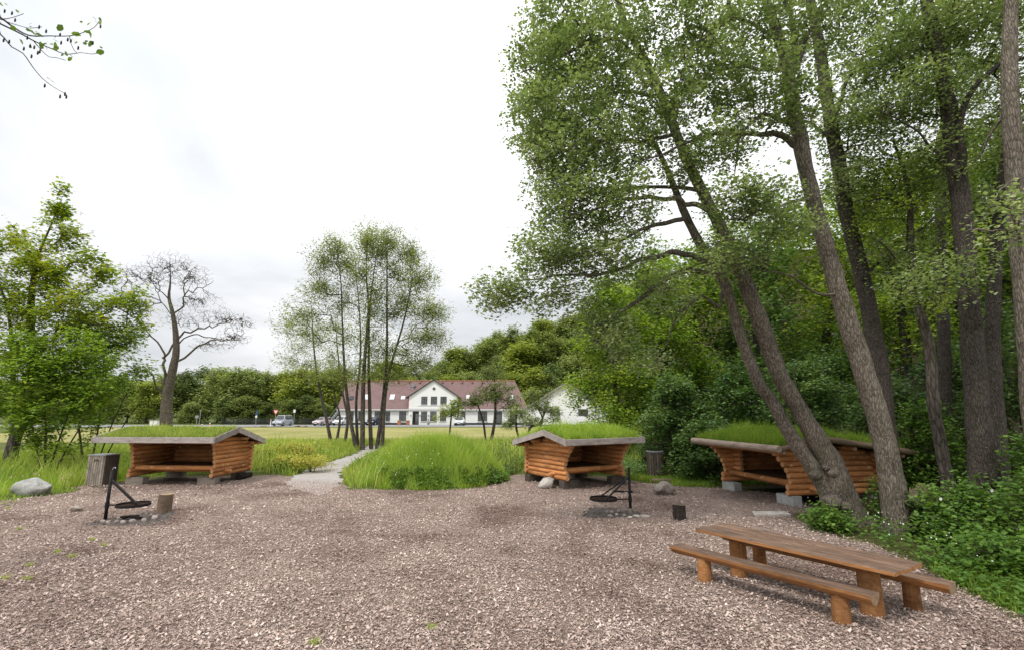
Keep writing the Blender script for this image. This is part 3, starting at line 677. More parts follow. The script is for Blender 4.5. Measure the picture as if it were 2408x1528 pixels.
side_alder('thick dark alder trunk with a forked upper limb near the right edge', [(2322, 1190, 92), (2312, 1100, 76), (2300, 980, 66), (2290, 850, 62), (2278, 700, 58), (2268, 560, 56), (2255, 440, 56), (2240, 320, 52), (2222, 210, 46), (2200, 100, 40), (2178, 0, 34), (2150, -120, 16)], 11.6, 10.8,
           [([(2262, 400, 28), (2258, 320, 23), (2276, 230, 20), (2320, 170, 17), (2380, 145, 15), (2450, 120, 9)], 11, 10.2), ([(2250, 420, 12), (2190, 340, 9), (2130, 290, 6), (2060, 260, 3)], 11, 10.6), ([(2230, 260, 12), (2170, 190, 9), (2100, 140, 5)], 10.9, 12), ([(2285, 780, 9), (2340, 720, 7), (2400, 700, 4)], 11.2, 10.6)],
           [(2130, 90, 120, 90, 11.2, 1.8, 250), (2270, 80, 120, 90, 11.2, 1.9, 240), (2150, 240, 110, 80, 11.2, 1.6, 200), (2330, 260, 110, 80, 11.6, 1.6, 160), (2200, 380, 90, 60, 11.4, 1.3, 110), (2230, -110, 220, 110, 11, 2.4, 300), (2170, 660, 90, 60, 10.6, .7, 70), (2380, 60, 90, 90, 11, 1.6, 130), (2290, 640, 50, 50, 10.4, .5, 30)], seed=3.)
side_alder('slim dark trunk close behind the thick forked alder, on its right', [(2352, 1150, 52), (2345, 1000, 46), (2335, 850, 42), (2336, 700, 40), (2345, 560, 38), (2358, 440, 36), (2370, 330, 33), (2380, 200, 29), (2385, 60, 24), (2390, -80, 10)], 13.2, 13.0,
           [([(2345, 560, 10), (2300, 500, 8), (2250, 490, 4)], 13.1, 13.6)], [(2340, 150, 120, 110, 13, 2, 190), (2390, 330, 110, 100, 13, 1.8, 150), (2300, 470, 90, 60, 13.4, 1.4, 100), (2380, -60, 150, 100, 13, 2, 180)], seed=4.)
side_alder('thin mossy bare-stemmed tree just left of the thick forked alder', [(2238, 1215, 36), (2222, 1100, 34), (2196, 950, 33), (2186, 820, 30), (2160, 720, 27), (2145, 640, 22), (2140, 560, 20), (2140, 480, 18), (2125, 400, 14), (2100, 330, 6)], 12.4, 12.8,
           [([(2140, 500, 10), (2090, 470, 8), (2030, 480, 4)], 12.8, 12.6), ([(2150, 660, 8), (2100, 600, 6), (2050, 560, 3)], 12.8, 12.2), ([(2142, 560, 9), (2190, 520, 7), (2230, 480, 3)], 12.8, 13.4)],
           [(2110, 430, 120, 80, 12.8, 1.6, 180), (2060, 520, 80, 50, 12.6, 1.2, 80), (2180, 540, 80, 60, 13, 1.2, 80), (2190, 700, 70, 50, 12.2, .6, 40)], 'bark_far', 'alder_y', 14, .085, 5.)
side_alder('dark upright trunk standing between the slim mossy stem and the thick forked alder', [(2228, 1100, 40), (2222, 950, 38), (2220, 800, 34), (2214, 650, 32), (2212, 520, 30), (2216, 400, 27), (2222, 250, 22), (2230, 100, 18), (2235, -40, 8)], 15.0, 15.2,
           [([(2214, 600, 9), (2170, 560, 7), (2110, 570, 4)], 15, 14.6)], [(2230, 200, 120, 120, 15, 2, 190), (2240, 380, 100, 90, 15, 1.8, 130), (2230, 20, 120, 100, 15, 2, 150)], 'bark_dark', 'alder_y', 14, .09, 6.)
side_alder('massive pale trunk cut off by the right edge of the picture', [(2452, 1180, 80), (2438, 1000, 72), (2424, 850, 68), (2412, 700, 66), (2400, 550, 64), (2388, 400, 60), (2376, 250, 54), (2374, 120, 48), (2378, 0, 42), (2385, -120, 20)], 9.6, 9.2,
           [([(2398, 560, 10), (2370, 470, 8), (2330, 500, 6), (2290, 530, 4), (2262, 548, 2)], 9.2, 7.2), ([(2395, 420, 9), (2360, 440, 7), (2310, 480, 4)], 9.2, 8.0), ([(2378, 250, 12), (2330, 330, 8), (2290, 380, 4)], 9.3, 10)],
           [(2480, 250, 120, 120, 9.6, 1.6, 200), (2400, -60, 170, 90, 9.4, 2, 200), (2350, 560, 50, 30, 7.2, .35, 14), (2395, 470, 60, 35, 7.3, .4, 26), (2400, 520, 50, 30, 7.2, .4, 16)], 'bark', 'alder', 12, .075, 7., .1)

# ------------------------------------------------------------------ log shelters
def log_mesh(L, r, seed, n=10, flat=0.0, taper=.04):
    p = np.array([(0, 0, 0), (L * .5, 0, 0), (L, 0, 0)], float); rg = np.random.default_rng(seed)
    p[1, 1:] += rg.normal(0, .004, 2)
    rr = r * (1 + np.array([taper, 0, -taper]) * rg.choice([-1, 1])) * rg.uniform(.96, 1.04)
    t = MB(); a = np.linspace(0, 2 * np.pi, n, endpoint=False) + rg.uniform(0, 1); v = []
    ch = min(.02, L * .1)
    for (x, k, s) in ((0, 0, .86), (ch, 0, 1), (L * .5, 1, 1), (L - ch, 2, 1), (L, 2, .86)):
        for q in a:
            y, z = math.cos(q) * rr[k] * s * (1 + .02 * math.sin(3 * q + seed)), math.sin(q) * rr[k] * s
            v.append((x, p[k, 1] + y, p[k, 2] + z))
    f = [(i * n + j, i * n + (j + 1) % n, (i + 1) * n + (j + 1) % n, (i + 1) * n + j) for i in range(4) for j in range(n)]
    return v, f, [tuple(range(n)), tuple(4 * n + j for j in range(n))]
LSEED = [0]
def log_obj(name, parent, loc, L, r, axis='x', m='log', end='log_end', smooth=True, tilt=0.0):
    LSEED[0] += 1; v, f, caps = log_mesh(L, r, LSEED[0])
    o = MB().add(v, f, 0).add(v, [], 1)
    o.f += caps; o.m += [1, 1]; o.v = o.v[:len(v)]
    ob = o.build(name, [M[m], M[end]], parent)
    ob.data.polygons.foreach_set('use_smooth', np.array([p.material_index == 0 for p in ob.data.polygons]))
    ob.location = loc; ob.rotation_euler = (0, -tilt, math.pi / 2) if axis == 'y' else (0, -tilt, 0)
    return ob
def shelter(label, origin, ang, W, D, kind, cor=.62, ef=.85, ox=.5, ridge_y=.5, ze=1.60, zr=1.93, eb=.35, zb=1.40, rows=8, ghs=1.0, gm='grass', oxl=None):
    oxl = ox if oxl is None else oxl
    R = empty('log_shelter', (origin[0], origin[1], 0), ang, label, 'shelter', 'log shelters round the clearing')
    r, pit, z0 = .086, .158, .27
    def under(y):
        return ze + (zr - ze) * (y + ef) / (ridge_y + ef) if y < ridge_y else zr + (zb - zr) * (y - ridge_y) / (D + eb - ridge_y)
    for xw in (0.0, W):
        for k in range(rows + 7):
            z = z0 + r + k * pit
            if k < 1: p = .22
            elif k < 2: p = .20
            else: p = .10 + cor * (max(0, k - 2) / (rows - 2)) ** 1.7
            p = min(p, .74)
            yy = [y for y in np.arange(-p, D + .17, .02) if under(y) > z + r + .015]
            if len(yy) < 14: break
            log_obj('log', R, (xw, yy[0], z), yy[-1] - yy[0], r, 'y')
    for k in range(rows):
        z = z0 + r + (k + .5) * pit
        if z + r > under(D) - .02: break
        log_obj('log', R, (-.17, D, z), W + .34, r, 'x')
    log_obj('front_sill_log', R, (.05, .06, z0 + r + 1.5 * pit), W - .10, r * 1.05, 'x')
    log_obj('floor_beam', R, (-.28, .50, z0 + r + .45 * pit + .03), W + .56, .055, 'x')
    if kind == 3:
        for k in range(rows - 2):            # short returns beside the opening
            for x0 in (.06, W - .48):
                log_obj('log', R, (x0, .26, z0 + r + (k + 2.0) * pit + .05), .42, r * .95, 'x')
    nb = 8
    for k in range(nb):
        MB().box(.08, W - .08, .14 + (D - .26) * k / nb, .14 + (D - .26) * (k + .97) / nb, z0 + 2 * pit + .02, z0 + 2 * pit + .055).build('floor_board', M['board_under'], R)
    fm = M['concrete'] if kind == 3 else M['beam'] if kind == 1 else M['beam_dark']
    for x0, x1 in ((-.12, .55), (W - .55, W + .12)):
        for y0, y1 in ((-.16, .14), (D - .2, D + .12)):
            MB().box(x0, x1, y0, y1, -.05, z0 + .005).build('foundation_block', fm, R, bevel=.012)
    for y, dz in ((-ef + .22, 0), (-ef + .78, 0), (ridge_y, -.03), ((ridge_y + D) / 2 + .1, 0), (D + eb - .18, 0)):
        log_obj('purlin', R, (-oxl + .06, y, under(y) - .075 + dz), W + ox + oxl - .12, .062, 'x', 'log', 'log_pale')
    # roof deck: boards running with the slope
    nb = max(8, int((W + ox + oxl) / .3))
    for (ya, yb) in ((-ef, ridge_y), (ridge_y, D + eb)):
        za, zb_ = under(ya + (1e-6 if ya >= ridge_y else 0)), under(yb if yb <= ridge_y else yb)
        for k in range(nb):
            x0 = -oxl + (W + ox + oxl) * k / nb + .003; x1 = -oxl + (W + ox + oxl) * (k + 1) / nb - .003
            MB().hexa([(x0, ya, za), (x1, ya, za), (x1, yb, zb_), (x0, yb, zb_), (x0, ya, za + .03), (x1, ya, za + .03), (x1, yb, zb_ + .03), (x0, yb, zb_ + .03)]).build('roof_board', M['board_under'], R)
    if kind != 3:
        MB().box(-oxl - .03, W + ox + .03, -ef - .045, -ef - .005, ze - .06, ze + .15).build('fascia_board', M['weathered'], R, bevel=.008)
        MB().box(-oxl - .03, W + ox + .03, D + eb + .005, D + eb + .045, zb - .06, zb + .13).build('fascia_board', M['weathered'], R, bevel=.008)
        for x0 in (-oxl - .075, W + ox + .035):
            for (ya, yb) in ((-ef - .05, ridge_y), (ridge_y, D + eb + .05)):
                za = under(ya) if ya < ridge_y else zr; zb_ = zr if yb <= ridge_y else under(yb)
                MB().hexa([(x0, ya, za - .06), (x0 + .04, ya, za - .06), (x0 + .04, yb, zb_ - .06), (x0, yb, zb_ - .06), (x0, ya, za + .145), (x0 + .04, ya, za + .145), (x0 + .04, yb, zb_ + .145), (x0, yb, zb_ + .145)]).build('barge_board', M['weathered'], R)
    else:
        log_obj('eave_log', R, (-ox - .1, -ef, ze + .07), W + 2 * ox + .2, .10, 'x', 'log_pale', 'log_pale')
        log_obj('eave_log', R, (-ox - .1, -ef + .22, ze - .03), W + 2 * ox + .1, .05, 'x', 'log_pale', 'log_pale')
        for x0 in (-ox, W + ox):
            a = math.atan2(zr - ze, ridge_y + ef); log_obj('verge_log', R, (x0, -ef + .12, ze + .06), math.hypot(zr - ze, ridge_y + ef) - .1, .075, 'y', 'log_dark', 'log_dark', tilt=a)
            a = math.atan2(zb - zr, D + eb - ridge_y); log_obj('verge_log', R, (x0, ridge_y, zr + .06), math.hypot(zr - zb, D + eb - ridge_y) + .25, .085, 'y', 'log_dark', 'log_dark', tilt=a)
    # turf
    ny = 26; nx = 30; ins = .02; yy = np.linspace(-ef + .0, D + eb - .01, ny); xx = np.linspace(-oxl + ins, W + ox - ins, nx); X, Y = np.meshgrid(xx, yy)
    un = np.vectorize(under)(Y); edge = np.minimum(np.minimum(X - xx[0], xx[-1] - X), np.minimum(Y - yy[0], yy[-1] - Y)); P3 = np.stack([X, Y, un], -1)
    Z = un + .10 + .03 * np.clip(edge / .12, 0, 1) + .015 * wav(P3, 3., ang)
    V = np.concatenate([np.stack([X, Y, Z], -1).reshape(-1, 3), np.stack([X, Y, un + .032], -1).reshape(-1, 3)])
    i = np.arange(ny - 1)[:, None] * nx; j = np.arange(nx - 1)[None, :]; q = np.stack([i + j, i + j + 1, i + j + 1 + nx, i + j + nx], -1).reshape(-1, 4)
    o = ny * nx; b = list(range(nx)) + [nx * k + nx - 1 for k in range(1, ny)] + [nx * (ny - 1) + k for k in range(nx - 2, -1, -1)] + [nx * k for k in range(ny - 2, 0, -1)]
    sq = np.array([(b[k - 1], b[k], b[k] + o, b[k - 1] + o) for k in range(len(b))])
    link('turf', np_mesh('turf', V, np.vstack([q, q[:, ::-1] + o, sq]), smooth=True), R, [M['sod']])
    n = int(1500 * (W + 2 * ox) * (D + eb + ef)); gx = rng.uniform(xx[0] + .02, xx[-1] - .02, n); gy = rng.uniform(yy[0] + .02, yy[-1] - .02, n)
    ed = np.minimum(np.minimum(gx - xx[0], xx[-1] - gx), np.minimum(gy - yy[0], yy[-1] - gy))
    gz = np.vectorize(under)(gy) + .09 + .02 * np.clip(ed / .12, 0, 1)
    gp = np.column_stack([gx, gy, gz]); hgt = (.085 + .085 * np.clip(ed / .12, 0, 1)) * ghs * (1 + .35 * wav(gp, 1.3, 2)) * (.75 + rng.gamma(1.6, .28, n))
    blade_obj('roof_grass', gp, hgt, .013, M[gm], R, .42, 1.5)
    return R
s1 = G(304, 1121, .27); s1r = G(491, 1124, .27)
shelter('log shelter on the left with a long grey fascia board, open front facing the camera', (s1[0], s1[1] + .15), math.atan2(s1r[1] - s1[1], s1r[0] - s1[0]) * .5, float(np.hypot(*(s1r - s1)[:2])), 2.0, 1, cor=.22, oxl=.9, ox=.38, ghs=.5, gm='grass_y')
s2 = G(1326, 1129, .27)
shelter('orange log shelter in the middle, gable wall towards the camera', (s2[0], s2[1]), math.radians(31), 2.65, 2.25, 2, ghs=1.15, ef=.8, ox=.45, zr=1.86, zb=1.42, ze=1.57)
s3 = G(1712, 1130, .27); s3r = G(1868, 1165, .27)
shelter('log shelter on the right with rounded log eaves, half hidden by the leaning alders', (s3[0], s3[1]), math.atan2(s3r[1] - s3[1], s3r[0] - s3[0]), float(np.hypot(*(s3r - s3)[:2])), 2.75, 3, eb=.75, ghs=1.05, gm='grass_d', ze=1.55, zr=1.84, zb=1.42, ox=.55)

# ------------------------------------------------------------------ picnic table and benches
TA = math.atan2(-.829, .559); TC = (4.215, 7.66)
def post(parent, x, y, r, h, seed, name='leg'):
    n = 14; v = []; f = []
    zs = (-.10, .1, h * .5, h)
    for k, z in enumerate(zs):
        for q in range(n):
            a = 2 * math.pi * q / n; rr = r * (1.03 - .03 * k) * (1 + .03 * math.sin(2 * a + seed) + .02 * math.sin(5 * a + seed * 2))
            v.append((x + rr * math.cos(a), y + rr * math.sin(a), z))
    for k in range(3): f += [(k * n + q, k * n + (q + 1) % n, (k + 1) * n + (q + 1) % n, (k + 1) * n + q) for q in range(n)]
    m = MB().add(v, f, 0); m.f += [tuple(range(n)), tuple(3 * n + q for q in range(n))]; m.m += [1, 1]
    return m.build(name, [M['table_edge'], M['tblend']], parent)
T = empty('picnic_table', (TC[0], TC[1], 0), TA, 'long plank-topped wooden picnic table standing between its two log benches', 'table')
for k, (y0, y1) in enumerate(((-.405, -.145), (-.127, .120), (.138, .40))):
    tp = MB().box(-1.42 + .012 * k, 1.38 - .008 * (k - 1) ** 2 + .015 * k, y0, y1, .640, .690 - .003 * (k == 1)); tp.m = [1, 0, 1, 1, 1, 1]; tp.build('top_plank', [M['table'], M['table_edge']], T, bevel=.006)
for x in (-.93, .92): post(T, x, 0.0, .135, .56, x)
m = MB(); n = 12
for x in (-1.12, 1.12):
    for q in range(n + 1):
        a = math.pi + math.pi * q / n; m.v.append((x, .13 * math.cos(a), .636 + .10 * math.sin(a)))
m.f = [(q, q + 1, n + 2 + q, n + 1 + q) for q in range(n)] + [tuple(range(n + 1)), tuple(n + 1 + q for q in range(n + 1)), (0, n + 1, 2 * n + 1, n)]; m.m = [0] * len(m.f)
m.build('half_log_beam', M['log_dark'], T)
for x in (-.93, .92): MB().hexa([(x - .07, -.24, .57), (x + .07, -.24, .57), (x + .07, .24, .57), (x - .07, .24, .57), (x - .07, -.37, .637), (x + .07, -.37, .637), (x + .07, .37, .637), (x - .07, .37, .637)]).build('cross_bearer', M['table_edge'], T)
def bench(label, cx, cy, a, L0, L1, legs, seed):
    B = empty('log_bench', (cx, cy, 0), a, label, 'bench', 'half-log benches beside the picnic table')
    n = 14; prof = []
    for q in range(n + 1):
        t = math.pi + math.pi * q / n; prof.append((.135 * math.cos(t), .135 * abs(math.sin(t)) ** .85))
    m = MB()
    for k, x in enumerate((L0, L0 * .4, L1 * .4, L1)):
        wob = .012 * math.sin(seed + 2.1 * k)
        for (y, d) in prof: m.v.append((x, y * (1 + wob * 3) + wob, .45 - d * (1 + wob * 2) - (.012 if abs(y) > .13 else 0)))
    q1 = n + 1
    for k in range(3):
        for q in range(n): m.f.append((k * q1 + q, k * q1 + q + 1, (k + 1) * q1 + q + 1, (k + 1) * q1 + q)); m.m.append(0)
        m.f.append((k * q1, (k + 1) * q1, (k + 1) * q1 + n, k * q1 + n)); m.m.append(1)
    m.f += [tuple(range(q1)), tuple(3 * q1 + q for q in range(q1))]; m.m += [2, 2]
    m.build('seat', [M['table_edge'], M['table'], M['tblend']], B)
    for x in legs: post(B, x, 0, .105, .345, seed + x)
    return B
n_ = np.array([.829, .559])
p = np.array(TC) + n_ * -.645; bench('log bench on the near left side of the picnic table', p[0], p[1], TA + .04, -1.62, 1.20, (-1.09, .81), 1.)
p = np.array(TC) + n_ * .66; bench('log bench on the far side of the picnic table, next to the bushes', p[0], p[1], TA, -1.45, 1.60, (-.95, 1.15), 2.)

# ------------------------------------------------------------------ fire places
def stone_mesh(sx, sy, sz, seed, sub=2, flat=.0, bl=.18):
    bm = bmesh.new(); bmesh.ops.create_icosphere(bm, subdivisions=sub + 1, radius=1); rg = np.random.default_rng(int(seed * 100))
    pl = [(Vector(rg.normal(size=3)).normalized(), rg.uniform(.55, .85)) for _ in range(9)]
    for v in bm.verts:
        c = v.co.copy()
        for nrm, d in pl:
            e = c.dot(nrm)
            if e > d: c -= nrm * (e - d) * .85
        c *= 1 + bl * .5 * float(wav(np.array(c), 1.6, seed)) + .03 * float(wav(np.array(c), 6, seed))
        v.co = (c.x * sx, c.y * sy, c.z * sz)
    zmin = min(v.co.z for v in bm.verts)
    for v in bm.verts: v.co.z -= zmin * .72
    me = bpy.data.meshes.new('stone'); bm.to_mesh(me); bm.free()
    me.polygons.foreach_set('use_smooth', np.ones(len(me.polygons), bool)); return me
def stone(name, label, cat, loc, s, seed, m, rz=0., group=None, parent=None, sub=2):
    o = link(name, stone_mesh(*s, seed, sub), parent, [M[m]]); o.location = [float(c) for c in loc]; o.rotation_euler = (0, 0, rz)
    return tag(o, label, cat, group)
def grill(label, px, py, ang, flip, h=1.16, two=True):
    g = G(px, py); R = empty('fire_grill', g, ang, label, 'grill', 'swivel grills over the fire places')
    MB().tube([(0, 0, -.15), (0, 0, h)], .038, 10).tube([(0, 0, h), (0, 0, h + .012)], .042, 10).build('post', M['iron'], R, True)
    cx = flip * .72; rr = .36; z = .37
    m = MB(); m.disc_wall(rr - .012, rr, z - .02, z + .045, 30, 0, (cx, 0)); m.build('grate_ring', M['iron'], R)
    m = MB()
    for k in range(-7, 8):
        y = k * rr / 8; hw = math.sqrt(rr * rr - y * y) - .01; m.bar((cx - hw, y, z), (cx + hw, y, z), .01, .01)
    m.build('grate_bars', M['rust'], R)
    m = MB().bar((flip * .03, 0, z - .01), (cx - flip * (rr - .01), 0, z - .01), .035, .03); m.build('arm', M['iron'], R)
    MB().tube([(0, 0, z - .07), (0, 0, z + .05)], .05, 10).build('collar', M['iron'], R)
    if two:
        for s in (-.17, .17): MB().bar((flip * .03, s * .1, h * .80), (cx + flip * .02, s * 1.5, z + .02), .03, .035).build('brace', M['iron'], R)
    else:
        MB().bar((flip * .03, 0, h * .80), (cx + flip * .08, 0, z + .03), .05, .045).build('brace', M['iron'], R)
    return g
gL = grill('black swivel grill on an iron post by the left shelter', 247, 1222, -.12, 1, 1.18, False)
o = MB().tube([(-.02, 0, .78), (-.50, -.05, .79)], .008, 6).build('handle', M['iron'], bpy.data.objects['fire_grill'])
o = MB().tube([(0, 0, 1.16), (.02, 0, 1.24), (.07, 0, 1.26), (.09, 0, 1.23)], .010, 6).build('hook', M['steel'], bpy.data.objects['fire_grill'])
gR = grill('black swivel grill on an iron post in front of the middle shelter', 1483, 1206, .1, -1, 1.15, True)
o = MB().tube([(-.70, 0, .36), (-.71, .01, .24), (-.70, 0, .12)], .005, 5).build('chain', M['steel'], bpy.data.objects['fire_grill.001'])
def ash_bed(name, c, r, dz):
    k = 40; v = [(c[0], c[1], dz + .012)]; 
    for q in range(k):
        a = 2 * math.pi * q / k; rr = r * (1 + .18 * math.sin(3 * a + c[0]) + .1 * math.sin(7 * a)); v.append((c[0] + rr * math.cos(a), c[1] + rr * .9 * math.sin(a), dz))
    me = bpy.data.meshes.new(name); me.from_pydata(v, [], [(0, 1 + q, 1 + (q + 1) % k) for q in range(k)]); o = link(name, me, None, [M['ash']]); tag(o, kind='structure')
for nm, g, dx in (('left', gL, .75), ('right', gR, -.55)): ash_bed('ash_bed', (g[0] + dx, g[1] + .05), .85 if nm == 'left' else .75, .010)
fs = [(.15, -.25, .10, .07, 'stone_pink'), (.35, -.33, .09, .06, 'stone_pink'), (.52, -.28, .11, .07, 'stone_brown'), (.72, -.34, .12, .08, 'stone_pink'), (.92, -.30, .12, .10, 'stone_pink'), (1.1, -.2, .12, .09, 'stone_brown'), (1.22, -.02, .13, .12, 'stone_pink'), (1.12, .2, .12, .1, 'stone_brown'), (.9, .3, .12, .1, 'stone_brown'), (.25, .1, .1, .06, 'stone_brown')]
for k, (dx, dy, s, hz, mm) in enumerate(fs):
    stone('fire_stone', 'small smoke-stained stone in the ring under the left grill', 'stone', (gL[0] + dx, gL[1] + dy, -.01), (s * .75, s * .6, hz * .75), 3 + k, mm, k, 'fire stones under the left grill', sub=1)
fs = [(-.62, -.42, .10, .06, 'stone_pink'), (-.44, -.34, .09, .07, 'stone_pink'), (-.25, -.36, .08, .06, 'stone_pink'), (-.5, .0, .08, .08, 'stone_pink'), (-.3, .08, .09, .09, 'stone_brown'), (-.62, .05, .09, .09, 'stone_brown'), (-.02, -.04, .07, .13, 'stone_pink'), (-.15, -.55, .12, .045, 'stone_pale'), (.05, -.36, .18, .04, 'stone_pale'), (.28, -.45, .2, .05, 'stone_pale')]
for k, (dx, dy, s, hz, mm) in enumerate(fs):
    stone('fire_stone', 'small stone in the fire place under the middle grill', 'stone', (gR[0] + dx, gR[1] + dy, -.01), (s * .8, s * .65, hz * .75), 23 + k, mm, k, 'fire stones under the middle grill', sub=1)
for k, (dx, dy, a, L) in enumerate(((.35, .02, .3, .4), (.55, .08, -.4, .45), (.5, -.1, 1.2, .3))):
    o = log_obj('charred_stick', None, (gL[0] + dx, gL[1] + dy, .07), L, .03, 'x', 'char', 'char'); o.rotation_euler = (0, 0, a)
    tag(o, 'short charred stick lying in the ashes of the left fire place', 'firewood', 'charred sticks in the left fire place')
def stump(label, px, py, r, h, m, endm, lean=0.0):
    g = G(px, py); n = 18; v = []; f = []
    for k, z in enumerate((-.05, h * .33, h * .7, h)):
        for q in range(n):
            a = 2 * math.pi * q / n; rr = r * (1 + .05 * math.sin(3 * a + px) + .035 * math.sin(7 * a + z * 5) + .03 * (k == 0)); v.append((rr * math.cos(a) + lean * z, rr * math.sin(a), z + (.01 * math.sin(2 * a) if k == 3 else 0)))
    for k in range(3): f += [(k * n + q, k * n + (q + 1) % n, (k + 1) * n + (q + 1) % n, (k + 1) * n + q) for q in range(n)]
    R = empty('stump_seat', g, .3, label, 'stump')
    MB().add(v, f).build('bark', M[m], R, True)
    MB().add(v[3 * n:], [tuple(range(n))]).build('cut_top', M[endm], R)
stump('pale upright log stump beside the left fire place', 384, 1203, .17, .46, 'stump', 'tblend', .04)
stump('small charred black log stump on the chips beyond the picnic table', 1598, 1221, .155, .36, 'bark_char', 'stump')
o = stone('rock', 'small dark stone on the chips left of the left fire place', 'rock', G(180, 1201), (.16, .12, .09), 51, 'stone_brown')
stone('boulder', 'large grey boulder in the grass at the left edge', 'boulder', G(80, 1163), (.62, .42, .34), 60.4, 'stone', .1, None, None, 3)
stone('boulder', 'pale white boulder at the corner of the middle shelter', 'boulder', G(1286, 1146), (.37, .28, .24), 61.7, 'stone_pale', .5, None, None, 3)
stone('boulder', 'flat-topped brown boulder on the chips between the middle and right shelters', 'boulder', G(1560, 1161), (.42, .30, .23), 66.1, 'stone_brown', .4, None, None, 3)
# slab and timber bits
g = G(1812, 1210); MB().hexa([(-.50, -.17, -.03), (.42, -.24, -.03), (.47, .16, -.03), (-.38, .22, -.03), (-.49, -.16, .055), (.41, -.23, .075), (.45, .15, .08), (-.37, .21, .06)]).build('stone_slab', M['stone_pale'], None, bevel=.012)
o = bpy.data.objects['stone_slab']; o.location = g; tag(o, 'pale flat slab on the ground before the leaning alders', 'slab')
o = log_obj('rotten_log', None, G(1542, 1136) + np.array([-.1, .2, .06]), .75, .10, 'x', 'log_dark', 'log_dark'); o.rotation_euler = (0, 0, -.1); tag(o, 'rotten dark log lying at the foot of the bushes beside the slatted bin', 'log')
o = log_obj('firewood_log', None, G(1455, 1157) + np.array([-.2, 0, .035]), .65, .04, 'x', 'char', 'log_pale'); o.rotation_euler = (0, 0, -.15); tag(o, 'charred stick on the chips behind the middle grill', 'firewood')
g = G(562, 1128); o = log_obj('drain_pipe', None, (g[0] - .05, g[1], .12), .9, .13, 'y', 'char', 'char'); tag(o, 'dark hollow pipe end beside the left shelter foundation', 'pipe')

# ------------------------------------------------------------------ waste bins
def bin_wood():
    g = G(236, 1139); R = empty('waste_bin', g, -.12, 'grey slatted wooden waste bin left of the left shelter', 'bin')
    W, D, Hh = .72, .55, 1.10
    for s, fixed in (('front', -D / 2), ('back', D / 2)):
        for k in range(8):
            x0 = -W / 2 + W * k / 8; MB().box(x0 + .008, x0 + W / 8 - .008, fixed - .012, fixed + .012, .02, Hh - .03).build('slat', M['beam'], R)
    for s in (-1, 1):
        for k in range(6):
            y0 = -D / 2 + .02 + (D - .04) * k / 6; MB().box(s * (W / 2) - .012, s * (W / 2) + .012, y0 + .004, y0 + (D - .04) / 6 - .004, .02, Hh - .03).build('slat', M['beam_dark'], R)
    MB().box(-W / 2 - .03, W / 2 + .03, -D / 2 - .03, D / 2 + .03, Hh - .03, Hh).build('lid', M['steel'], R)
    MB().tube([(-.09, -D / 2 - .02, .86), (-.05, -D / 2 - .03, .92), (.05, -D / 2 - .03, .92), (.09, -D / 2 - .02, .86)], .012, 6).build('handle', M['rust'], R)
    for x in (-W / 2 + .02, W / 2 - .02): MB().box(x - .02, x + .02, -D / 2 + .014, -D / 2 + .05, 0, Hh - .04).build('corner_post', M['beam_dark'], R)
bin_wood()
MB().box(-.33, .33, -.25, .25, .04, 1.05).build('gap_shade', M['trim'], bpy.data.objects['waste_bin'])  # near-black box added behind the slats, paints shade in the gaps
def bin_round():
    g = G(1543, 1119); R = empty('waste_bin', g, 0, 'round dark slatted waste bin in front of the elder bush', 'bin')
    n = 20
    for k in range(n):
        a = 2 * math.pi * k / n; m = Matrix.Translation((.33 * math.cos(a), .33 * math.sin(a), 0)) @ Matrix.Rotation(a, 4, 'Z')
        MB().box(-.01, .012, -.04, .04, .03, 1.02, M=m).build('slat', M['beam_dark'], R)
    MB().disc_wall(.29, .355, 1.0, 1.035, 24).build('rim', M['sign_back'], R)
    for z in (.12, .86): MB().disc_wall(.305, .318, z, z + .05, 24).build('hoop', M['iron'], R)
    MB().tube([(0, 0, .02), (0, 0, .98)], .30, 20).build('gap_shade', M['trim'], R)  # dark core paints the shade between the slats
bin_round()
# broken stump between the right-hand trunks
g = G(2172, 1192, .3); R = empty('broken_stump', (g[0], g[1], terrain(g[0], g[1])), 0, 'split rotten tree stump with ivy between the right-hand trunks', 'stump')
for k, (dx, dy, r, h) in enumerate(((-.17, 0, .11, .62), (.1, .02, .17, .72), (.02, .12, .14, .5))):
    n = 12; v = []
    for z in (-.3, h * .5, h):
        for q in range(n):
            a = 2 * math.pi * q / n; rr = r * (1.1 - .2 * z / h + .12 * math.sin(3 * a + k)); v.append((dx + rr * math.cos(a), dy + rr * math.sin(a), z + (.06 * math.sin(4 * a + k) if z == h else 0)))
    f = [(i * n + q, i * n + (q + 1) % n, (i + 1) * n + (q + 1) % n, (i + 1) * n + q) for i in range(2) for q in range(n)] + [tuple(2 * n + q for q in range(n))]
    MB().add(v, f).build('shard', M['stump'], R)
leaf_obj('ivy', np.column_stack([rng.normal(0, .16, 220), rng.normal(-.15, .12, 220), rng.uniform(0, .7, 220)]), .06, M['cover'], R, .3)

# ------------------------------------------------------------------ white house beyond the lawn
HY = 97.0
def c4(cx, cy, Y=HY): q = Pt((1250 + cx * .3945) * .627, (1350 + cy * .3945) * .627, Y); return q[0], q[2]
HB = c4(60, 612)[1]; hx0 = c4(55, 460)[0]; hx1 = c4(1842, 460)[0]; HE = c4(400, 460)[1]; HR_Y = HY + 5.2; HRZ = Pt(900, 895, HR_Y)[2]
Hs = empty('white_house', ((hx0 + hx1) / 2, HY, HB), 0, 'long white house with dark red roof and a central gable beyond the lawn', 'house')
ox_, oz_ = (hx0 + hx1) / 2, HB
def hp(name, mb, m, parent=None, **k):
    o = mb; o.v = [(a - ox_, b - HY, c - oz_) for a, b, c in o.v] if parent is None or parent is Hs else [(a - ox_, b - HY, c - oz_) for a, b, c in o.v]
    return o.build(name, m, parent or Hs, **k)
hp('wall', MB().box(hx0, hx1, HY, HY + 10.4, HB - .3, HE), M['plaster'])
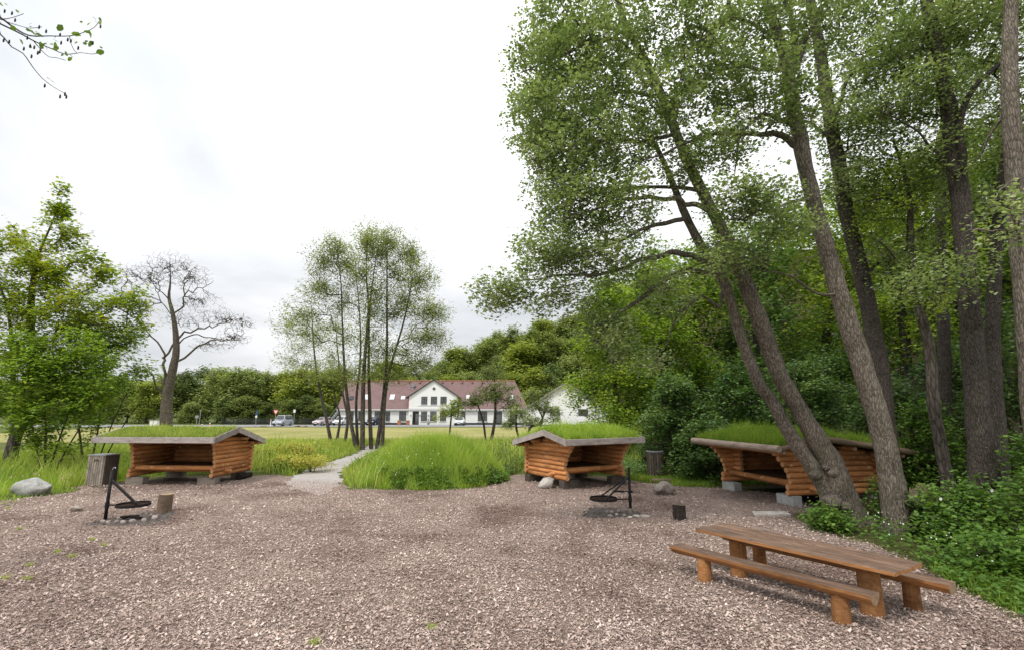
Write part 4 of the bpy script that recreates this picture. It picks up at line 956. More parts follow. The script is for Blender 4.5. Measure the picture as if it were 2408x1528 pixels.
hp('plinth', MB().box(hx0 - .04, hx1 + .04, HY - .05, HY + 10.4, HB - .3, HB + .38), M['plinth'])
def corr(xa0, xb0, xa1, xb1, ya, za, yb, zb_, st=.34, amp=.06):   # corrugated slope; xa/xb: eave ends, xa1/xb1: ridge ends
    n = int((xb0 - xa0) / st) * 2; v = []
    for q in range(n + 1):
        t = q / n; s = amp if q % 2 else 0
        v += [(xa0 + (xb0 - xa0) * t, ya, za + s), (xa1 + (xb1 - xa1) * t, yb, zb_ + s)]
    return MB().add(v, [(2 * q, 2 * q + 2, 2 * q + 3, 2 * q + 1) for q in range(n)])
rf = hp('roof', corr(hx0 - .3, hx1 + .3, hx0 - .3, hx1 - 2.4, HY - .45, HE - .12, HR_Y, HRZ), M['roof_red'])
hp('roof', corr(hx0 - .3, hx1 + .3, hx0 - .3, hx1 - 2.4, HY + 10.85, HE - .12, HR_Y, HRZ), M['roof_red'])
hp('roof_hip', MB().add([(hx1 + .3, HY - .45, HE - .12), (hx1 + .3, HY + 10.85, HE - .12), (hx1 - 2.4, HR_Y, HRZ + .03)], [(0, 1, 2)]), M['roof_red'])
hp('end_wall', MB().add([(hx0, HY, HE), (hx0, HY + 10.4, HE), (hx0, HR_Y, HRZ - .15), (hx0 + .3, HY, HE), (hx0 + .3, HY + 10.4, HE), (hx0 + .3, HR_Y, HRZ - .15)], [(0, 1, 2), (3, 4, 5), (0, 1, 4, 3), (1, 2, 5, 4), (2, 0, 3, 5)]), M['plaster'])
hp('eave_board', MB().box(hx0 - .3, hx1 + .3, HY - .50, HY - .42, HE - .28, HE - .10), M['white_paint'])
hp('ridge_cap', MB().tube([(hx0 - .3, HR_Y, HRZ + .05), (hx1 - 2.4, HR_Y, HRZ + .05)], .13, 6), M['ridge'])
# gable
gx0 = c4(725, 340)[0]; gx1 = c4(1182, 340)[0]; GZ = c4(725, 345)[1]; GP = c4(955, 192)[1]; gxm = (gx0 + gx1) / 2; GY = HY - .35
v = [(gx0, GY, HB - .3), (gx1, GY, HB - .3), (gx1, GY, GZ), (gxm, GY, GP), (gx0, GY, GZ)]; v2 = [(a, HY + 5.0, c) for a, b, c in v]
hp('gable_wall', MB().add(v + v2, [(0, 1, 2, 3, 4), (5, 6, 7, 8, 9), (1, 6, 7, 2), (0, 5, 9, 4), (2, 7, 8, 3), (4, 9, 8, 3)]), M['plaster'])
for sx, xe in ((-1, gx0), (1, gx1)):
    dx = sx * .55; dz = -(GP - GZ) / (gxm - gx0) * .55
    hp('gable_roof', MB().hexa([(xe + dx, GY - .35, GZ + dz + .02), (xe + dx, HY + 5.2, GZ + dz + .02), (gxm, HY + 5.2, GP + .02), (gxm, GY - .35, GP + .02), (xe + dx, GY - .35, GZ + dz + .20), (xe + dx, HY + 5.2, GZ + dz + .20), (gxm, HY + 5.2, GP + .20), (gxm, GY - .35, GP + .20)]), M['frame' if sx else 'roof_red'])
    hp('red_cheek', MB().box(min(xe, xe + sx * .12), max(xe, xe + sx * .12), HY - .3, HY + 4, HE, GZ - .25), M['red_paint'])
z0 = c4(800, 432)[1]; hp('string_course', MB().box(gx0 + 1.8, gx1 - 1.8, GY - .06, GY, z0, z0 + .12), M['white_paint'])
z0 = c4(800, 462)[1]
hp('string_course', MB().box(gx0, gx1, GY - .07, GY, z0, z0 + .18), M['white_paint'])
def window(par, x0, x1, z0, z1, y, nx=2, nz=3, fm='frame', bars=True, loc=None):
    f = MB(); t = .075
    f.box(x0, x1, y - .05, y + .02, z0, z0 + t).box(x0, x1, y - .05, y + .02, z1 - t, z1).box(x0, x0 + t, y - .05, y + .02, z0 + t, z1 - t).box(x1 - t, x1, y - .05, y + .02, z0 + t, z1 - t)
    for k in range(1, nx): xm = x0 + (x1 - x0) * k / nx; f.box(xm - .035, xm + .035, y - .045, y + .02, z0 + t, z1 - t)
    for k in range(1, nz): zm = z0 + (z1 - z0) * k / nz; f.box(x0 + t, x1 - t, y - .04, y + .02, zm - .03, zm + .03)
    w_ = hp('window', f, M[fm], par)
    g = hp('pane', MB().box(x0 + .02, x1 - .02, y - .02, y + .01, z0 + .02, z1 - .02), M['glass'], Hs); g.parent = w_
    s = hp('sill', MB().box(x0 - .08, x1 + .08, y - .12, y - .01, z0 - .09, z0 - .005), M['white_paint'], Hs); s.parent = w_
for (a, b, c, d) in ((165, 190, 485, 577), (240, 268, 485, 577), (395, 440, 485, 577), (500, 537, 485, 577), (628, 690, 485, 577)):
    x0, z1 = c4(a, c); x1, z0 = c4(b, d); window(Hs, x0, x1, z0, z1, HY, 2, 3)
for (a, b, c, d) in ((835, 890, 485, 577), (922, 980, 485, 577), (1015, 1072, 485, 577), (838, 893, 344, 420), (928, 985, 344, 420), (1020, 1076, 344, 420)):
    x0, z1 = c4(a, c, GY); x1, z0 = c4(b, d, GY); window(Hs, x0, x1, z0, z1, GY, 2, 3 if c < 400 else 4)
for (a, b, c, d) in ((1215, 1255, 485, 577), (1375, 1462, 485, 577), (1680, 1740, 485, 577)):
    x0, z1 = c4(a, c); x1, z0 = c4(b, d); window(Hs, x0, x1, z0, z1, HY, 3 if b - a > 70 else 2, 4)
for (a, b, c, d, y) in ((755, 810, 483, 610, GY), (1545, 1603, 485, 606, HY)):
    x0, z1 = c4(a, c, y); x1, z0 = c4(b, d, y); dr = hp('door', MB().box(x0, x1, y - .06, y, z0, z0 + .1).box(x0, x0 + .1, y - .06, y, z0 + .1, z1).box(x1 - .1, x1, y - .06, y, z0 + .1, z1).box(x0 + .1, x1 - .1, y - .06, y, z1 - .5, z1 - .4).box(x0 + .1, x1 - .1, y - .06, y, z1 - .1, z1), M['frame'])
    q = hp('opening', MB().box(x0 + .05, x1 - .05, y - .03, y + .01, z0 + .05, z1 - .05), M['door_dark'] if a < 1000 else M['glass'], Hs); q.parent = dr  # dark panel paints the shade inside the open door
    if a < 1000: q = hp('door_leaf', MB().box(x1 - .62, x1 - .1, y - .10, y - .05, z0 + .1, z1 - .5), M['glass'], Hs); q.parent = dr
x0, z0 = c4(958, 270, GY); m = MB(); m.tube([(x0, GY - .05, z0), (x0, GY + .02, z0)], .30, 16); w_ = hp('round_window', m, M['frame']); q = hp('pane', MB().tube([(x0, GY - .06, z0), (x0, GY, z0)], .2, 16), M['glass'], Hs); q.parent = w_
sl = (HRZ - HE + .12) / (HR_Y - HY + .45)
for (a, b, c, d) in ((298, 330, 330, 378), (538, 578, 330, 378), (645, 680, 345, 376), (1680, 1710, 335, 375), (1265, 1297, 335, 372), (150, 188, 345, 380)):
    (xa, z1), (xb, z0) = c4(a, c, HY + 1.5), c4(b, d, HY + 1.5); y0 = HY - .45 + (z0 - HE + .12) / sl; y1 = HY - .45 + (z1 - HE + .12) / sl
    sk_ = hp('skylight', MB().hexa([(xa, y0, z0), (xb, y0, z0), (xb, y1, z1), (xa, y1, z1), (xa, y0 - .1, z0 + .16), (xb, y0 - .1, z0 + .16), (xb, y1 - .1, z1 + .16), (xa, y1 - .1, z1 + .16)]), M['frame' if a == 150 else 'white_paint'])
    if a != 150: q = hp('pane', MB().hexa([(xa + .15, y0 - .02, z0 + .2), (xb - .15, y0 - .02, z0 + .2), (xb - .15, y1 - .14, z1 + .02), (xa + .15, y1 - .14, z1 + .02), (xa + .15, y0 - .06, z0 + .26), (xb - .15, y0 - .06, z0 + .26), (xb - .15, y1 - .18, z1 + .08), (xa + .15, y1 - .18, z1 + .08)]), M['lamp'], Hs); q.parent = sk_
for cx in (620, 725, 823, 1037, 1130, 1225, 1322, 1420):
    x, z = c4(cx, 205, HR_Y - .5); hp('ridge_vent', MB().box(x - .15, x + .15, HR_Y - .75, HR_Y - .3, z - .25, z + .18), M['ridge'])
x, z = c4(758, 265, HR_Y - 1.5); hp('roof_vent', MB().tube([(x, HR_Y - 1.5, z - .8), (x, HR_Y - 1.5, z + .5)], .28, 10).tube([(x, HR_Y - 1.5, z + .3), (x, HR_Y - 1.5, z + .75)], .45, 10), M['steel'])
for cx in (333, 718):
    x, _ = c4(cx, 500); hp('downpipe', MB().tube([(x, HY - .08, HB), (x, HY - .08, HE - .2)], .05, 6), M['steel'])
for cx in (738, 823, 907):
    x, z = c4(cx, 523, GY); hp('wall_lamp', MB().box(x - .09, x + .09, GY - .12, GY, z - .15, z + .15), M['sign_back'])
x, z = c4(735, 556, HY); hp('notice_board', MB().box(x - .3, x + .3, HY - .08, HY - .02, z - .22, z + .22), M['sign_back'])
# outside stair at the left end
st = hp('outside_stair', MB().bar((hx0 - 2.4, HY + .5, HB), (hx0 - .2, HY + .5, HB + 3.0), .06, .25).bar((hx0 - 2.4, HY + 1.6, HB), (hx0 - .2, HY + 1.6, HB + 3.0), .06, .25).bar((hx0 - 2.4, HY + .5, HB + 1), (hx0 - .2, HY + .5, HB + 4), .05, .05), M['steel'])
for k in range(14):
    t = (k + .5) / 14; hp('step', MB().box(hx0 - 2.4 + 2.2 * t - .13, hx0 - 2.4 + 2.2 * t + .13, HY + .5, HY + 1.6, HB + 3 * t - .02, HB + 3 * t + .02), M['steel'], Hs).parent = st
# flat link and second white house
lx1 = Pt(1262, 980, HY + 3)[0]
A = empty('flat_annex', (hx1 + .1, HY + 3, HB), 0, 'low flat-roofed white annex joining the two white houses', 'building')
wA = lx1 - hx1
MB().box(.0, wA + 6, 0, 5, -.3, 2.9).build('wall', M['plaster'], A); MB().box(-.05, wA + 6, -.3, 5.2, 2.9, 3.15).build('roof', M['roof_grey'], A)
MB().box(.5, 2.6, -.04, .02, .0, 2.2).build('garage_shade', M['door_dark'], A); MB().box(3.2, 4.2, -.05, .02, .9, 2.2).build('window', M['glass'], A)  # garage panel is painted shade on a solid wall
Y2 = 88.0; b0 = Pt(1258, 962, Y2); pk = Pt(1322, 915, Y2); gz = float(terrain(9, Y2)); hw = 7.4; px_ = pk[0] + .8
B2 = empty('white_house', (px_, Y2, gz), 0, 'white gabled house partly hidden by trees right of the long white house', 'house')
ez, rz_ = b0[2] - gz, pk[2] - gz + 1.0
MB().add([(-hw, 0, -.4), (hw, 0, -.4), (hw, 0, ez), (0, 0, rz_), (-hw, 0, ez), (-hw, 14, -.4), (hw, 14, -.4), (hw, 14, ez), (0, 14, rz_), (-hw, 14, ez)], [(0, 1, 2, 3, 4), (5, 6, 7, 8, 9), (0, 5, 9, 4), (1, 6, 7, 2)]).build('wall', M['plaster'], B2)
for s in (-1, 1):
    e = s * (hw + .5); d = -(rz_ - ez) / hw * .5
    MB().hexa([(e, -.5, ez + d + .02), (e, 14.3, ez + d + .02), (0, 14.3, rz_ + .02), (0, -.5, rz_ + .02), (e, -.5, ez + d + .3), (e, 14.3, ez + d + .3), (0, 14.3, rz_ + .3), (0, -.5, rz_ + .3)]).build('roof', M['roof_grey'], B2)
MB().box(-hw - .03, hw + .03, -.05, .5, -.4, .25).build('plinth', M['plinth'], B2)
for cx0, cx1 in ((2060, 2150), (2330, 2420)):
    q0 = Pt((1250 + cx0 * .3945) * .627, (1350 + 465 * .3945) * .627, Y2); q1 = Pt((1250 + cx1 * .3945) * .627, (1350 + 525 * .3945) * .627, Y2)
    x0, x1, z1, z0 = q0[0] - px_, q1[0] - px_, q0[2] - gz, q1[2] - gz
    f = MB(); 
    for t in np.linspace(0, 1, 5): xm = x0 + (x1 - x0) * t; f.box(xm - .04, xm + .04, -.06, .0, z0, z1)
    for t in np.linspace(0, 1, 4): zm = z0 + (z1 - z0) * t; f.box(x0, x1, -.05, .0, zm - .03, zm + .03)
    wf = f.build('window', M['frame'], B2); MB().box(x0, x1, -.03, .01, z0, z1).build('pane', M['glass'], wf)

# ------------------------------------------------------------------ cars
def car(label, px, py, Y, rot, paint, L=4.0, W=1.70, Hh=1.48, van=False):
    q = Pt(px, py, Y); z = float(terrain(q[0], Y)) + .05
    R = empty('parked_car', (q[0], Y, z), rot, label, 'car', 'cars parked in front of the white house')
    w2 = W / 2; hood = .95 if not van else 1.05; belt = .92 if not van else 1.02
    xa = -L / 2; xs_ = [0, .06, .24, .40, .70, .90, .98, 1] if not van else [0, .05, .18, .30, .80, .96, .99, 1]
    top = [.62, hood - .12, hood, Hh, Hh, belt + .25, belt, .6] if not van else [.68, hood - .08, hood, Hh, Hh, Hh - .06, belt, .6]
    # lower body
    prof = [(0, .28), (0, .62), (.05, .80), (.24, hood - .05), (.40, belt), (.97, belt), (1, .62), (1, .28)]
    m = MB(); n = len(prof)
    for s, k in ((-1, 1.0), (1, 1.0)):
        for (t, zz) in prof: m.v.append((xa + L * t, s * w2 * (.93 if t in (0, 1) else 1.0) * (1 if zz < .85 else .96), zz))
    m.f = [tuple(range(n)), tuple(n + k for k in range(n))] + [(k, (k + 1) % n, n + (k + 1) % n, n + k) for k in range(n)]; m.m = [0] * len(m.f)
    m.build('body', M[paint], R, bevel=.03)
    t0, t1, t2, t3 = (.24, .44, .80, .97) if not van else (.20, .36, .95, .985)
    cb = [(t0, belt - .04), (t1, Hh), (t2, Hh), (t3, belt - .04)]; m = MB()
    for s in (-1, 1):
        for (t, zz) in cb: m.v.append((xa + L * t, s * w2 * (.93 if zz < Hh else .76), zz))
    m.f = [(0, 1, 2, 3), (4, 5, 6, 7), (0, 1, 5, 4), (1, 2, 6, 5), (2, 3, 7, 6), (3, 0, 4, 7)]; m.m = [0] * 6
    m.build('cabin', M[paint], R, bevel=.03)
    def on(ta, tb, za, zb, ya, yb, nm, mm):   # panel across the width on a slope
        MB().hexa([(xa + L * ta - .03, -ya, za + .02), (xa + L * ta - .03, ya, za + .02), (xa + L * tb - .03, yb, zb + .02), (xa + L * tb - .03, -yb, zb + .02),
                   (xa + L * ta, -ya, za), (xa + L * ta, ya, za), (xa + L * tb, yb, zb), (xa + L * tb, -yb, zb)]).build(nm, M[mm], R)
    f = .14; on(t0 + (t1 - t0) * f, t0 + (t1 - t0) * .92, belt + (Hh - belt) * f, belt + (Hh - belt) * .90, w2 * .80, w2 * .68, 'windscreen', 'car_glass')
    MB().hexa([(xa + L * t3 + .0, -w2 * .78, belt + .08), (xa + L * t3, w2 * .78, belt + .08), (xa + L * t2 + .03, w2 * .64, Hh - .08), (xa + L * t2 + .03, -w2 * .64, Hh - .08), (xa + L * t3 + .03, -w2 * .78, belt + .1), (xa + L * t3 + .03, w2 * .78, belt + .1), (xa + L * t2 + .06, w2 * .64, Hh - .06), (xa + L * t2 + .06, -w2 * .64, Hh - .06)]).build('rear_window', M['car_glass'], R)
    for s in (-1, 1):
        ms = [(t1 + .005, .5), ((t1 + t2) / 2 + .01, t2)]
        for ta, tb in ((t0 + .10, (t1 + t2) / 2 - .01), ((t1 + t2) / 2 + .01, t2 + .02)):
            yb, yt = s * (w2 * .90 + .012), s * (w2 * .785 + .012)
            tt = max(ta, t1 + .01)
            MB().hexa([(xa + L * ta, yb, belt + .10), (xa + L * tb, yb, belt + .10), (xa + L * (tb - .015), yt, Hh - .09), (xa + L * tt, yt, Hh - .09), (xa + L * ta, yb - s * .05, belt + .10), (xa + L * tb, yb - s * .05, belt + .10), (xa + L * (tb - .015), yt - s * .05, Hh - .09), (xa + L * tt, yt - s * .05, Hh - .09)]).build('side_window', M['car_glass'], R)
        MB().box(xa + L * (t0 + .08) - .05, xa + L * (t0 + .08) + .08, min(s * w2, s * (w2 + .2)), max(s * w2, s * (w2 + .2)), belt + .02, belt + .17).build('mirror', M[paint], R, bevel=.02)
        MB().hexa([(xa - .01 + .02, s * w2 * .86, .60), (xa + .01, s * w2 * .46, .60), (xa + .20, s * w2 * .46, .60), (xa + .20, s * w2 * .86, .60), (xa + .10, s * w2 * .92, .78), (xa + .07, s * w2 * .50, .74), (xa + .3, s * w2 * .5, .74), (xa + .3, s * w2 * .92, .78)]).build('headlight', M['lamp'], R)
        for t in (.19, .80):
            x = xa + L * t; y0, y1 = s * (w2 - .20), s * (w2 + .015)
            wh = MB().tube([(x, y0, .31), (x, y1, .31)], .31, 18).build('wheel', M['tyre'], R)
            MB().tube([(x, y1 - s * .02, .31), (x, y1 + s * .012, .31)], .19, 14).build('rim', M['steel'], wh)
    MB().box(xa - .03, xa + .12, -w2 * .90, w2 * .90, .26, .46).build('bumper', M['trim'], R)
    MB().box(xa - .025, xa + .06, -w2 * .36, w2 * .36, .50, .60).build('grille', M['trim'], R)
    MB().box(xa - .05, xa - .025, -.26, .26, .36, .47).build('number_plate', M['sign_white'], R)
car('silver van facing the camera beside the give way sign', 664, 1004, 88.0, 1.52, 'car_silver', 4.2, 1.75, 1.85, True)
car('pale pink hatchback turned half left on the road', 759, 1000, 90.0, 1.25, 'car_rose', 3.9, 1.7, 1.5)
car('white car half hidden by the thin trunks at the left end of the house', 802, 1000, 91.0, 1.5, 'car_white', 4.0, 1.75, 1.6)
car('dark blue car half hidden behind the clump of alder stems', 880, 1000, 91.5, 1.35, 'car_blue', 4.0, 1.72, 1.5)
car('small white car parked in front of the house gable', 1081, 1000, 90.5, 1.57, 'car_white', 3.7, 1.68, 1.5)

# ------------------------------------------------------------------ signs, posts, fence by the road
def at_ground(px, Y): q = Pt(px, 1000, Y); return (q[0], Y, float(terrain(q[0], Y)))
g = at_ground(646, 86); R = empty('give_way_sign', g, 0, 'red and white triangular give way sign on a post', 'sign')
MB().tube([(0, 0, -.2), (0, 0, 2.55)], .04, 8).build('post', M['steel'], R)
s = .52; z = 2.55; tri = lambda s_, y: [(-s_, y, z + s_ * .58), (s_, y, z + s_ * .58), (0, y, z - s_ * 1.15)]
MB().add(tri(s, -.05) + tri(s, -.03), [(0, 1, 2), (3, 4, 5), (0, 1, 4, 3), (1, 2, 5, 4), (2, 0, 3, 5)]).build('plate', M['sign_red'], R)
MB().add(tri(s * .62, -.056) + tri(s * .62, -.05), [(0, 1, 2), (3, 4, 5), (0, 1, 4, 3), (1, 2, 5, 4), (2, 0, 3, 5)]).build('white_field', M['sign_white'], R)
def post_sign(label, px, Y, h, plates):
    R = empty('road_sign', at_ground(px, Y), 0, label, 'sign'); MB().tube([(0, 0, -.2), (0, 0, h)], .04, 8).build('post', M['steel'], R)
    for (z, w2, h2, mm) in plates: MB().box(-w2, w2, -.07, -.04, z - h2, z + h2).build('plate', M[mm], R)
post_sign('small grey sign on a pole right of the silver van', 690, 86.5, 2.9, [(2.65, .2, .26, 'sign_white')])
post_sign('narrow blue cycle-way sign post behind the roof of the left shelter', 601, 85, 2.5, [(2.3, .14, .34, 'blue_sign'), (1.7, .16, .2, 'sign_white')])
post_sign('green and white sign post above the left shelter roof, left of a taller pole', 461, 74, 2.2, [(1.9, .25, .2, 'sign_back')])
post_sign('tall bare steel pole above the left shelter roof', 468, 76, 2.9, [(2.8, .1, .1, 'sign_back')])
def marker(label, px, Y, h):
    R = empty('marker_post', at_ground(px, Y), 0, label, 'post'); MB().box(-.07, .07, -.05, .05, -.2, h).build('shaft', M['sign_white'], R, bevel=.01); MB().box(-.075, .075, -.055, .055, h - .28, h - .16).build('reflector_band', M['sign_red'], R)
marker('short white marker post right of the tall bare pole', 475, 70, 1.0); marker('white marker post further right above the left shelter roof', 493, 72, 1.1); marker('white marker post between the give way sign and the silver van', 636, 85.5, 1.2)
R = empty('utility_cabinet', at_ground(363, 72), 0, 'white utility cabinet at the foot of the bare tree', 'cabinet'); MB().box(-.55, .55, -.3, .3, -.1, 1.4).build('body', M['sign_white'], R, bevel=.02); MB().box(-.6, .6, -.34, .34, 1.4, 1.5).build('lid', M['steel'], R); MB().box(-.02, .02, -.32, -.3, .05, 1.35).build('door_seam', M['trim'], R)
R = empty('notice_box', at_ground(742, 92.5), 0, 'small pale notice box on legs before the wire fence', 'box'); MB().box(-.25, .25, -.12, .12, .4, .9).build('body', M['white_paint'], R); MB().box(-.2, -.14, -.05, .05, -.1, .4).build('leg', M['trim'], R); MB().box(.14, .2, -.05, .05, -.1, .4).build('leg', M['trim'], R)
fa, fb = at_ground(520, 95), at_ground(800, 95); R = empty('wire_fence', fa, 0, 'low dark wire mesh fence along the road in front of the wood', 'fence'); Lf = fb[0] - fa[0]; nz_ = 10
for k in range(nz_ + 1):
    x = Lf * k / nz_; MB().box(x - .04, x + .04, -.04, .04, -.2, 1.35).build('post', M['frame'], R)
m = MB(); k = 0
while k * .16 < Lf:
    x = k * .16; m.bar((x, .0, .02), (x + 1.2, .0, 1.25), .012, .025); m.bar((x + 1.2, .01, .02), (x, .01, 1.25), .012, .025); k += 1
for zz in (.05, .65, 1.25): m.bar((0, -.01, zz), (Lf + 1, -.01, zz), .015, .02)
m.build('wire_mesh', M['frame'], R)
for lab, cx in (('left one of the two small terracotta blocks before the house door', 625), ('right one of the two small terracotta blocks before the house door', 708)):
    x, z = c4(cx, 625, 92.2); R = empty('terracotta_block', (x, 92.2, terrain(x, 92.2) + .05), 0, lab, 'block'); MB().box(-.28, .28, -.25, .25, 0, .75).build('body', M['terracotta'], R, bevel=.03); MB().box(-.32, .32, -.29, .29, .75, .85).build('cap', M['terracotta'], R)
x, z = c4(902, 600, 95.5); R = empty('stone_figure', (x, 95.5, terrain(x, 95.5)), 0, 'small grey stone figure beside the house door', 'statue')
link('body', stone_mesh(.32, .3, .6, 71.2, 1), R, [M['stone']]); o = link('head', stone_mesh(.2, .2, .22, 72.4, 1), R, [M['stone']]); o.location = (.02, 0, .9)
for k, (px, Y) in enumerate(((1331, 82), (1305, 83), (715, 83), (700, 84), (620, 82.5))):
    g = at_ground(px, Y); stone('kerb_stone', 'low grey stone lying along the edge of the lawn', 'stone', (g[0], g[1], g[2]), (.9 if k < 2 else .6, .5, .4 if k < 2 else .22), 80 + k, 'stone_brown', 0, 'stones along the lawn edge', sub=1)

# ------------------------------------------------------------------ middle alder clump
def q5(cx, cy): return 595.7 + cx * .3694, 501.6 + cy * .3694
CL = [('thin outermost left alder of the clump, leaning left and set back', [(500, 1420), (460, 1280), (410, 1050), (385, 850), (372, 640), (365, 560)], 44, 22, .9),
      ('crooked short dead stem in the clump behind the outermost left alder', [(530, 1425), (552, 1300), (520, 1180), (500, 1090)], 44, 18, 0),
      ('third thin alder from the left in the clump, curving left', [(585, 1420), (600, 1300), (570, 1150), (545, 950), (530, 800), (520, 640)], 43, 20, .7),
      ('alder stem of the clump bowing left, with the tall left crown', [(660, 1490), (625, 1350), (595, 1150), (575, 900), (565, 650), (555, 400), (520, 190)], 36, 26, 1.2),
      ('slender inner alder stem just left of the clump centre', [(668, 1470), (655, 1200), (680, 950), (680, 700), (660, 450), (640, 240)], 36.6, 19, 1.),
      ('thickest alder stem at the clump centre, with the tallest top', [(695, 1498), (700, 1100), (715, 850), (735, 600), (720, 400), (727, 80)], 35.4, 30, 1.3),
      ('straight alder stem right of the clump centre', [(752, 1485), (740, 1200), (735, 950), (738, 650), (765, 400), (795, 190)], 36, 25, 1.),
      ('alder stem on the right of the clump rising almost upright', [(788, 1455), (825, 1200), (850, 900), (850, 600), (850, 300), (832, 110)], 36.4, 25, 1.2),
      ('rightmost alder stem of the clump, leaning right under a broad crown', [(822, 1455), (840, 1150), (880, 950), (960, 680), (1010, 420), (1020, 200)], 36.2, 23, 1.3)]
LOW = {3: [(540, 1000, 120, 90, 26)], 4: [(640, 1000, 90, 90, 20)], 5: [(760, 900, 110, 110, 26), (680, 1040, 90, 60, 14)], 6: [(760, 1010, 90, 70, 18)], 7: [(880, 1040, 110, 60, 22)], 8: [(960, 900, 110, 80, 30), (1150, 760, 80, 60, 26), (1180, 640, 60, 50, 18)], 0: [(230, 700, 90, 50, 22), (250, 940, 90, 40, 16), (380, 1040, 110, 50, 16)]}
EXTRA = {0: [(300, 860, 160, 60, 30), (330, 960, 190, 50, 36), (400, 760, 80, 90, 26)], 3: [(330, 640, 160, 90, 60), (420, 480, 120, 100, 60), (450, 300, 100, 100, 60), (540, 230, 90, 90, 50), (330, 760, 160, 70, 40)],
         4: [(600, 330, 90, 120, 45), (560, 560, 110, 110, 45), (600, 800, 110, 110, 30)], 5: [(730, 180, 90, 120, 70), (700, 400, 120, 120, 60), (740, 640, 110, 120, 40)], 6: [(800, 260, 90, 110, 55), (790, 520, 100, 120, 45), (760, 800, 100, 100, 30)],
         7: [(870, 190, 90, 100, 60), (900, 400, 110, 120, 60), (900, 640, 110, 110, 40), (860, 880, 120, 80, 30)], 8: [(1000, 260, 90, 110, 60), (1060, 420, 110, 110, 70), (1110, 620, 120, 90, 70), (1090, 800, 140, 80, 60), (1080, 960, 150, 60, 40), (960, 560, 90, 110, 40)],
         2: [(500, 900, 120, 110, 36), (480, 1020, 140, 60, 24), (530, 720, 80, 90, 22)]}
for k, (lab, pts, Y, w0, s) in enumerate(CL):
    rows = []
    for i_, (cx, cy) in enumerate(pts):
        a, b = q5(cx, cy); rows.append((a, b, max(1.0, w0 * .42 * (1 - .92 * i_ / (len(pts) - 1)))))
    tr = px_line(rows, Y); q = np.array(tr[0][:3]); q[2] = terrain(q[0], q[1]); tr = ground_snap(tr)
    lob = []
    for (cx, cy, rx, ry, n) in EXTRA.get(k, []) + LOW.get(k, []):
        a, b = q5(cx, cy); lob.append(px_lobe(a, b, rx * .3694 * 1.3, ry * .3694 * 1.25, Y, 2.2, int(n * 1.85)))
    make_tree('alder_tree', lab, 'tree', q, [tr], [], lob, (.11, 27, .26) if lob else None, 'alder_c', 'bark_far', 'alders in the clump on the lawn', .009, .5, 1.3, .35, None, float(k), .6, .04, .45, LEAF4, -.05, .5, .04, -9, .8, .8, .035)

# ------------------------------------------------------------------ bare tree
def q6(cx, cy): return (300 + cx * .4908) * .627, (900 + cy * .4908) * .627
YB = 60
def ln(p, w0, w1, Y=YB, Y2=None): return px_line([(*q6(a, b), .60 * w0 + (w1 * .5 - .60 * w0) * i_ / (len(p) - 1)) for i_, (a, b) in enumerate(p)], Y, Y2)
tr = ln([(660, 1500), (660, 1330), (665, 1200), (685, 1100), (715, 960), (735, 850), (730, 700), (708, 560), (680, 440), (690, 330), (690, 200)], 58, 3)
lb = [ln(p, a, b, YB, y2) for p, a, b, y2 in [([(665, 1200), (640, 1060), (635, 920), (640, 870), (590, 790), (520, 700), (440, 600), (400, 330)], 15, 2, 58), ([(640, 1190), (580, 1090), (530, 1020), (430, 1005), (300, 990)], 11, 2, 57), ([(635, 900), (700, 810), (720, 720), (700, 600), (600, 420), (520, 250)], 11, 2, 62),
     ([(755, 920), (850, 850), (950, 790), (1050, 770), (1180, 760), (1250, 770)], 11, 2, 58), ([(745, 760), (800, 700), (900, 690), (990, 660), (1060, 650), (1200, 600), (1250, 560)], 10, 2, 62), ([(712, 560), (780, 500), (800, 420), (860, 390), (980, 350), (1020, 310)], 9, 2, 59),
     ([(800, 420), (790, 330), (810, 250), (790, 170)], 6, 2, 61), ([(752, 800), (850, 730), (1000, 750), (1120, 770), (1200, 740)], 7, 2, 63), ([(690, 470), (620, 400), (560, 330), (520, 270)], 6, 2, 58), ([(720, 1040), (820, 1000), (950, 1020), (1030, 1060)], 6, 2, 57)]]
lobes = [(Pt(*q6(a, b), YB), (ra * .36 / ppm(YB), 3.0, rb * .38 / ppm(YB)), int(n * 4)) for a, b, ra, rb, n in [(690, 200, 180, 110, 190), (560, 270, 120, 90, 150), (400, 280, 110, 90, 120), (330, 420, 90, 90, 90), (1230, 640, 80, 60, 60), (850, 280, 140, 100, 180), (930, 480, 150, 80, 130), (1100, 600, 150, 60, 120), (1180, 740, 100, 60, 110), (1000, 800, 150, 60, 90), (450, 500, 110, 90, 80), (800, 600, 150, 80, 80)]]
g = at_ground(395, YB)
make_tree('bare_tree', 'large leafless tree with wide dark branches above the left shelter', 'tree', g, [ground_snap(tr)], lb, lobes, None, 'alder', 'bark_far', None, .010, .6, .3, .5, .5, 2., .5, .0, rough=.04, tstep=.7, wig=.10, crook=.13, shell=.85)
pos = np.vstack([np.array(Pt(*q6(a, b), YB - .8)) + rng.normal(0, s, (n, 3)) for a, b, s, n in ((690, 620, .7, 90), (700, 500, .5, 50), (640, 980, .9, 130), (560, 540, .8, 90), (720, 1290, 1., 90))])

